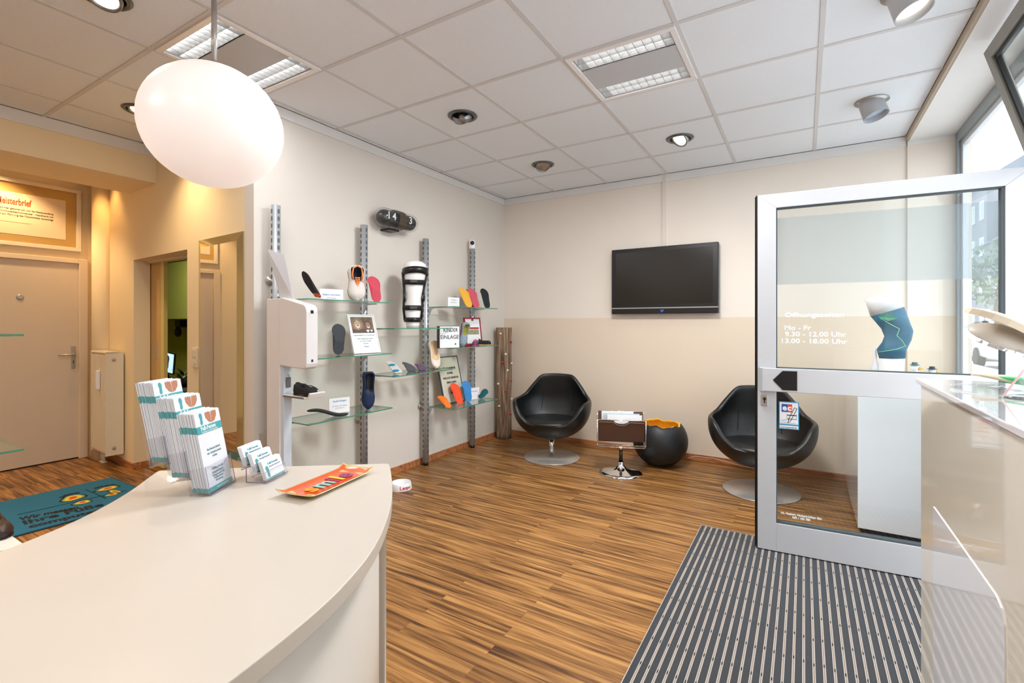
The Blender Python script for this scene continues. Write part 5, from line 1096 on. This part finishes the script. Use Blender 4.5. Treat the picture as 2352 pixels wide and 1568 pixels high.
sh = obj('notice_sheet', bm, mat('notice_paper', (222, 224, 230), .5)); tag(sh, 'pale printed notice sheet leaning back on top of the white column', 'notice')
ex_ = (pts4[1]-pts4[0]).normalized(); uz = (pts4[0]-pts4[3]).normalized(); nz = ex_.cross(uz).normalized(); nz = nz if nz.dot(Vector((0, 0, EH))-pts4[0]) > 0 else -nz; uz2 = nz.cross(ex_)
for s_, k in (('Unser Handwerk', .80), ('Mess-', .52), ('technik', .36), ('im Test', .24)):
    c_ = pts4[3]+(pts4[0]-pts4[3])*k+(pts4[1]-pts4[0])*.5+nz*.004; m_ = Matrix((ex_, uz2, nz)).transposed()
    txt('notice_text', s_, .03, c_, m_.to_euler(), 'greyprint', sh, width=(.6 if k > .7 else .3)*(pts4[1]-pts4[0]).length)

# ---------------- insole displays on the right counter ----------------
def loft_insole(t, name, T0, T1, up, W_, th, m_, curve=.02):
    x = (T1-T0); L = x.length; x.normalize(); y = up.cross(x).normalized(); z = x.cross(y); P = sole_pts(L, W_, 48); bm = newbm()
    top, bot = [], []
    for p in P:
        s = p[1]/L; c_ = curve*math.sin(math.pi*s)+.008*(abs(p[0])/(W_/2))**2; q = T0+x*(L-p[1])+y*p[0]; top.append(bm.verts.new(q+z*(c_+th))); bot.append(bm.verts.new(q+z*c_))
    n = len(P)
    for i in range(n): bm.faces.new((top[i], top[(i+1) % n], bot[(i+1) % n], bot[i]))
    h = n//2
    for V in (top, bot):
        for i in range(h): 
            a, b, c_, d_ = V[i], V[i+1], V[(n-i-1) % n], V[(n-i) % n]; q = []
            for vv in (a, b, c_, d_):
                if vv not in q: q.append(vv)
            if len(q) > 2:
                f = bm.faces.new(q); f.smooth = True
    return obj(name, bm, m_, t)
t = thing('insole_display', 'beige cork insole and clear shell lifted on a clear stand at the counter edge', 'display', (0, 0, 0))
U = Vector((-.25, -.5, .8)).normalized()
T0 = px(2212, 716, .37); T1 = T0+Vector((.235, -.05, -.155)); loft_insole(t, 'cork_insole', T0, T1, Vector((.1, -.12, 1)), .092, .016, mat('cork_beige', (222, 206, 182), .6), .014)
T0b = px(2216, 748, .375); T1b = T0b+Vector((.225, -.055, -.135)); sh_ = loft_insole(t, 'clear_shell', T0b, T1b, U, .098, .004, 'acrylic', .006)
xq = (T1b-T0b).normalized(); zq = xq.cross(U.cross(xq).normalized())
loft_insole(t, 'grey_liner', T0b+xq*.008+zq*.005, T1b+zq*.005, U, .080, .002, mat('liner_grey', (196, 186, 172), .5), .006)
bm = newbm(); xd = (T1b-T0b).normalized(); yd = U.cross(xd).normalized(); zd = xd.cross(yd)
for i in range(12):
    for j in range(-3, 4):
        if abs(j)*.011 > .036*(1-abs(i-5.5)/9): continue
        c_ = T0b+xd*(.03+.017*i)+yd*(j*.011+(.0055 if i % 2 else 0))-zd*.0005+zd*.006*math.sin(math.pi*(.1+.06*i)); lathe(bm, [(.0018, -.001), (.0018, .0026)], (0, 0, 0), 8, mx=Matrix.Translation(c_+zd*.0085)@zd.to_track_quat('Z', 'Y').to_matrix().to_4x4())
obj('perforations', bm, 'paper', sh_)
bx_, by_ = .478, 1.70
bm = newbm()
for ph in (0, 2.1, 4.2): tube(bm, [(bx_+.016*math.cos(ph+k*.5), by_+.016*math.sin(ph+k*.5), CZ+.012*k) for k in range(11)], .006, 8)
obj('twisted_stem', bm, 'acrylic', t); bm = newbm(); lathe(bm, [(.045, 0), (.045, .005), (.02, .01)], (bx_, by_, CZ), 28); obj('stand_foot', bm, 'acrylic', t)
bm = newbm(); tube(bm, [(bx_-.05, by_-.02, CZ+.004), (bx_-.01, by_-.01, CZ+.07), (bx_+.03, by_, CZ+.13)], .0024, 8); obj('red_rod', bm, mat('clear_red', (238, 196, 188), .3), t)
t = thing('insole_display', 'thin insole with green centre above a clear plate on the white glass top', 'display', (0, 0, 0))
T0 = Vector((.445, 1.985, CZ+.030)); T1 = Vector((.60, 1.80, CZ+.006)); loft_insole(t, 'cork_insole', T0, T1, Vector((0, 0, 1)), .085, .005, mat('cork_grey', (196, 184, 160), .6), .0)
bm = newbm(); n = 28; x_ = (T1-T0).normalized(); y_ = Vector((0, 0, 1)).cross(x_)
prism(bm, [tuple((T0+x_*(.15+.085*math.cos(2*math.pi*i/n))+y_*(.028*math.sin(2*math.pi*i/n)))[:2]) for i in range(n)], CZ+.020, CZ+.036); obj('green_pad', bm, mat('green_foam', (70, 178, 112), .7), t)
T0 = Vector((.385, 1.925, CZ+.004)); T1 = Vector((.56, 1.73, CZ+.004)); loft_insole(t, 'clear_plate', T0, T1, Vector((0, 0, 1)), .09, .003, 'acrylic', .0)
# knee leg in the shop window
t = thing('bandaged_leg', 'bent white leg model with teal and green knee support in the shop window', 'leg model', (0, 0, .885))
yk = 4.0
def kp(u, v, dy=0): p = py(u, v, yk+dy); return Vector((p.x, p.y, p.z-.885))
def bent(name, pts, m_, seg=30):
    bm = newbm(); cs = [((kp(*l)+kp(*r_))/2, (kp(*l)-kp(*r_)).length/2) for l, r_ in pts]; rings = []
    for i, (c_, r_) in enumerate(cs):
        tt = (cs[min(i+1, len(cs)-1)][0]-cs[max(i-1, 0)][0]).normalized(); a = (kp(*pts[i][1])-kp(*pts[i][0])).normalized(); b = Vector((0, 1, 0))
        rings.append([bm.verts.new(c_+a*r_*math.cos(2*math.pi*k/seg)+b*r_*.95*math.sin(2*math.pi*k/seg)) for k in range(seg)])
    for a, b in zip(rings, rings[1:]):
        for k in range(seg): f = bm.faces.new((a[k], a[(k+1) % seg], b[(k+1) % seg], b[k])); f.smooth = True
    bm.faces.new(rings[0]); bm.faces.new(rings[-1]); return obj(name, bm, m_, t)
S0, S1 = (2016, 897), (2076, 897)
bent('lower_leg', [(S0, S1), ((2017, 858), (2077, 857)), ((2020, 812), (2079, 820))], 'plaster')
bent('thigh', [((1999, 727), (2076, 705)), ((1990, 700), (2070, 680)), ((1984, 688), (2060, 669))], 'plaster')
kn = bent('knee_support', [((2019, 822), (2080, 822)), ((2013, 802), (2082, 804)), ((2026, 785), (2088, 792)), ((2031, 772), (2094, 780)), ((2024, 755), (2098, 760)), ((2013, 742), (2092, 745)), ((1999, 726), (2077, 705))], mat('teal_knit', (34, 98, 126), .6, bump=(150, .4), var=(14, .25)))
bm = newbm()
def onk(pts, r_): tube(bm, [kp(u, v, -.115) for u, v in pts], r_, 6)
def onk2(pts, r_):
    P = []
    for u, v in pts:
        p = kp(u, v, 0); kl = (u-2055)/42; P.append(kp(u, v, -.118*math.sqrt(max(.05, 1-min(1, kl*kl)))))
    tube(bm, P, r_, 6)
onk2([(2012, 726), (2030, 735), (2048, 746), (2066, 755), (2060, 771), (2072, 782), (2080, 794), (2062, 801), (2034, 806), (2018, 808)], .0022); obj('green_seam', bm, mat('lime_seam', (130, 220, 170), .5), kn)
bm = newbm(); face(bm, [kp(2016, 727, -.098), kp(2044, 716, -.122), kp(2062, 731, -.12), kp(2040, 737, -.124)]); obj('green_panel', bm, mat('green_knit', (70, 140, 116), .7), kn)
# ducks
def duck(u, v, label, s=1., hat=(30, 60, 70), y=4.0):
    p = py(u, v, y); t = thing('rubber_duck', label, 'figurine', (p.x, y, .885), R(20), group='small ducks in the shop window')
    h = p.z-.885; 
    bm = newbm(); lathe(bm, [(.001, 0), (.03*s, .0), (.042*s, .02*s), (.045*s, .04*s), (.035*s, .06*s), (.022*s, h*.62), (.001, h*.62)], seg=24, cap=False); 
    obj('body', bm, 'plaster', t)
    bm = newbm(); c_ = h*.72; lathe(bm, [(.001, -.024*s), (.016*s, -.017*s), (.0235*s, 0), (.017*s, .016*s), (.001, .023*s)], (0, 0, c_), 20, cap=False); obj('head', bm, mat('duck_white', (236, 234, 236), .4), t)
    bm = newbm(); lathe(bm, [(.011*s, 0), (.008*s, .012*s), (.003*s, .024*s)], seg=12, mx=Matrix.Translation((.014*s, -.012*s, c_-.004))@Matrix.Rotation(R(90), 4, 'Y')@Matrix.Rotation(R(30), 4, 'X')); obj('beak', bm, mat('duck_orange', (240, 180, 50), .4), t)
    bm = newbm(); lathe(bm, [(.026*s, 0), (.026*s, .003), (.016*s, .004), (.015*s, .018*s), (.001, .019*s)], (0, 0, c_+.017*s), 20); obj('hat', bm, mat('duck_hat', hat, .6), t)
duck(2101, 821, 'small white duck with a flat green cap next to the bandaged leg', 1.0, (70, 110, 110)); duck(2141, 836, 'small white duck with a dark top hat, nearer the window frame', 1.0, y=4.2)
c_ = py(2010, 800, 4.02)
t = thing('glass_figurine', 'slim white glass figurine left of the bandaged leg', 'figurine', (c_.x, 4.02, .885))
bm = newbm(); lathe(bm, [(.03, 0), (.03, .006), (.006, .012), (.008, .09), (.026, .13), (.018, .17), (.010, .22), (.007, .27), (.001, .30)], seg=20); obj('figurine_body', bm, mat('milky_white', (232, 232, 238), .2, coat=.5), t)

# ---------------- glass rack at the left edge ----------------
t = thing('glass_rack', 'glass display rack at the left edge in front of the hall door', 'rack', (0, 0, 0))
k = dr(55, 742); sc = 1.92; gx_, gy_ = k[0]*sc, k[1]*sc
for v, m_ in ((767, 0), (1030, 0)):
    z = EH-(v-742)/FP*sc; bm = newbm(); prism(bm, [(gx_, gy_), (gx_-.34, gy_), (gx_-.34, gy_-.7), (gx_, gy_-.7)], z-.008, z, mi=0, mside=1); obj('glass_plate', bm, ['shelfglass', 'glassedge'], t)
z3 = EH-(1250-742)/FP*sc; bm = newbm(); prism(bm, [(gx_, gy_), (gx_-.40, gy_), (gx_-.40, gy_-.7), (gx_, gy_-.7)], z3-.02, z3, mside=1); obj('white_base_board', bm, ['plaster', 'glassedge'], t)
bxo('rack_post', (gx_-.30, gx_-.27, gy_-.35, gy_-.32, 0, 1.5), 'alu', t); bxo('base_cabinet', (gx_-.36, gx_-.06, gy_-.66, gy_-.10, 0, z3-.02), 'plaster', t)
p = pz(7, 1240, z3); shoe('dark_shoe', 'dark shoe at the left picture edge on the white rack board', 'shoe', Matrix.Translation((p.x-.27, p.y, z3+.001)), .27, .09, mat('dark_red_leather', (50, 30, 30), .4), 'blackmat', 'black')

# ---------------- outside ----------------
bxo('floor_pavement', (1.06, 5.0, -8, 70, -.16, -.06), mat('pavement', (222, 222, 222), .9), kind='structure'); bxo('floor_street', (5.0, 12, -8, 70, -.2, -.14), mat('asphalt', (200, 202, 206), .9), kind='structure'); bxo('floor_far_pavement', (12, 30, -8, 80, -.2, -.1), mat('far_pavement', (190, 190, 190), .9), kind='structure')
def house(x0, y0, y1, h, label, col):
    t = thing('house', label, 'building', (x0, (y0+y1)/2, -.1)); w_ = y1-y0
    bxo('facade', (0, 6, -w_/2, w_/2, 0, h), mat('facade', col, .9), t)
    bm = newbm(); prism(bm, [(-.3, h), (6.3, h), (3, h+2.2)], -w_/2, w_/2, mx=Matrix.Rotation(R(90), 4, 'X')@Matrix.Rotation(0, 4, 'Z')); obj('roof', bm, mat('slate_roof', (120, 130, 142), .8), t)
    n = int(w_//2.2)
    for j in range(int(h//3)):
        for i in range(n):
            y = -w_/2+(i+.5)*w_/n; f_ = bxo('window', (-.06, .02, y-.5, y+.5, 1+3*j, 2.5+3*j), 'plaster', t); bxo('pane', (-.075, -.06, y-.42, y+.42, 1.08+3*j, 2.42+3*j), mat('pane_dark', (130, 145, 155), .2), f_)
    return t
house(12.2, 38, 52, 7.5, 'pale plastered house down the street, nearer one', (134, 134, 138)); house(12.6, 53, 70, 13, 'taller pale house furthest down the street', (126, 130, 140)); house(12.5, 1, 13, 6, 'pale house opposite the shop door', (140, 140, 140))
def car(x, y, label, col):
    t = thing('car', label, 'car', (x, y, -.14), 0)
    bm = newbm(); prof = [(-2.1, .35), (-2.15, .7), (-1.9, .85), (-1.2, .92), (-.7, 1.38), (.8, 1.42), (1.5, .98), (2.1, .9), (2.18, .6), (2.1, .35)]
    prism(bm, prof, -.85, .85, mx=Matrix.Rotation(R(90), 4, 'Z')@Matrix.Rotation(R(90), 4, 'X')); obj('body', bm, mat('car_paint', col, .25, coat=.8), t, bevel=.06)
    bm = newbm(); prism(bm, [(-1.1, .95), (-.65, 1.32), (.75, 1.35), (1.35, .98)], -.865, .865, mx=Matrix.Rotation(R(90), 4, 'Z')@Matrix.Rotation(R(90), 4, 'X')); obj('side_windows', bm, mat('car_glass', (70, 84, 92), .1), t)
    for wy in (-1.35, 1.35):
        for wx in (-.78, .78):
            bm = newbm(); lathe(bm, [(.2, -.1), (.32, -.1), (.33, 0), (.32, .1), (.2, .1)], seg=24, mx=Matrix.Translation((wx, wy, .33))@Matrix.Rotation(R(90), 4, 'Y')); obj('wheel', bm, 'blackmat', t)
    return t
car(5.9, 21, 'silver car parked in the street outside the window', (150, 154, 160)); car(5.9, 27.5, 'grey car parked behind the silver one outside', (96, 102, 110))
bm = newbm()
t = thing('street_tree', 'pale green street tree seen through the shop window', 'tree', (8.2, 33, -.14)); tube(bm, [(0, 0, 0), (0, 0, 2.2), (.1, .1, 3.4)], [.16, .12, .06], 10); obj('trunk', bm, mat('bark', (120, 106, 92), .9), t)
bm = newbm()
for i in range(900):
    d_ = Vector((random.gauss(0, 1), random.gauss(0, 1), random.gauss(0, 1))).normalized()*random.uniform(.7, 1.7)+Vector((0, 0, 3.9)); a_ = Vector((random.uniform(-1, 1), random.uniform(-1, 1), random.uniform(-1, 1)))*.14; b_ = Vector((random.uniform(-1, 1), random.uniform(-1, 1), random.uniform(-1, 1)))*.14
    face(bm, [d_-a_, d_-b_, d_+a_, d_+b_])
obj('crown', bm, mat('pale_leaves', (128, 142, 124), .8), t, fix=False)
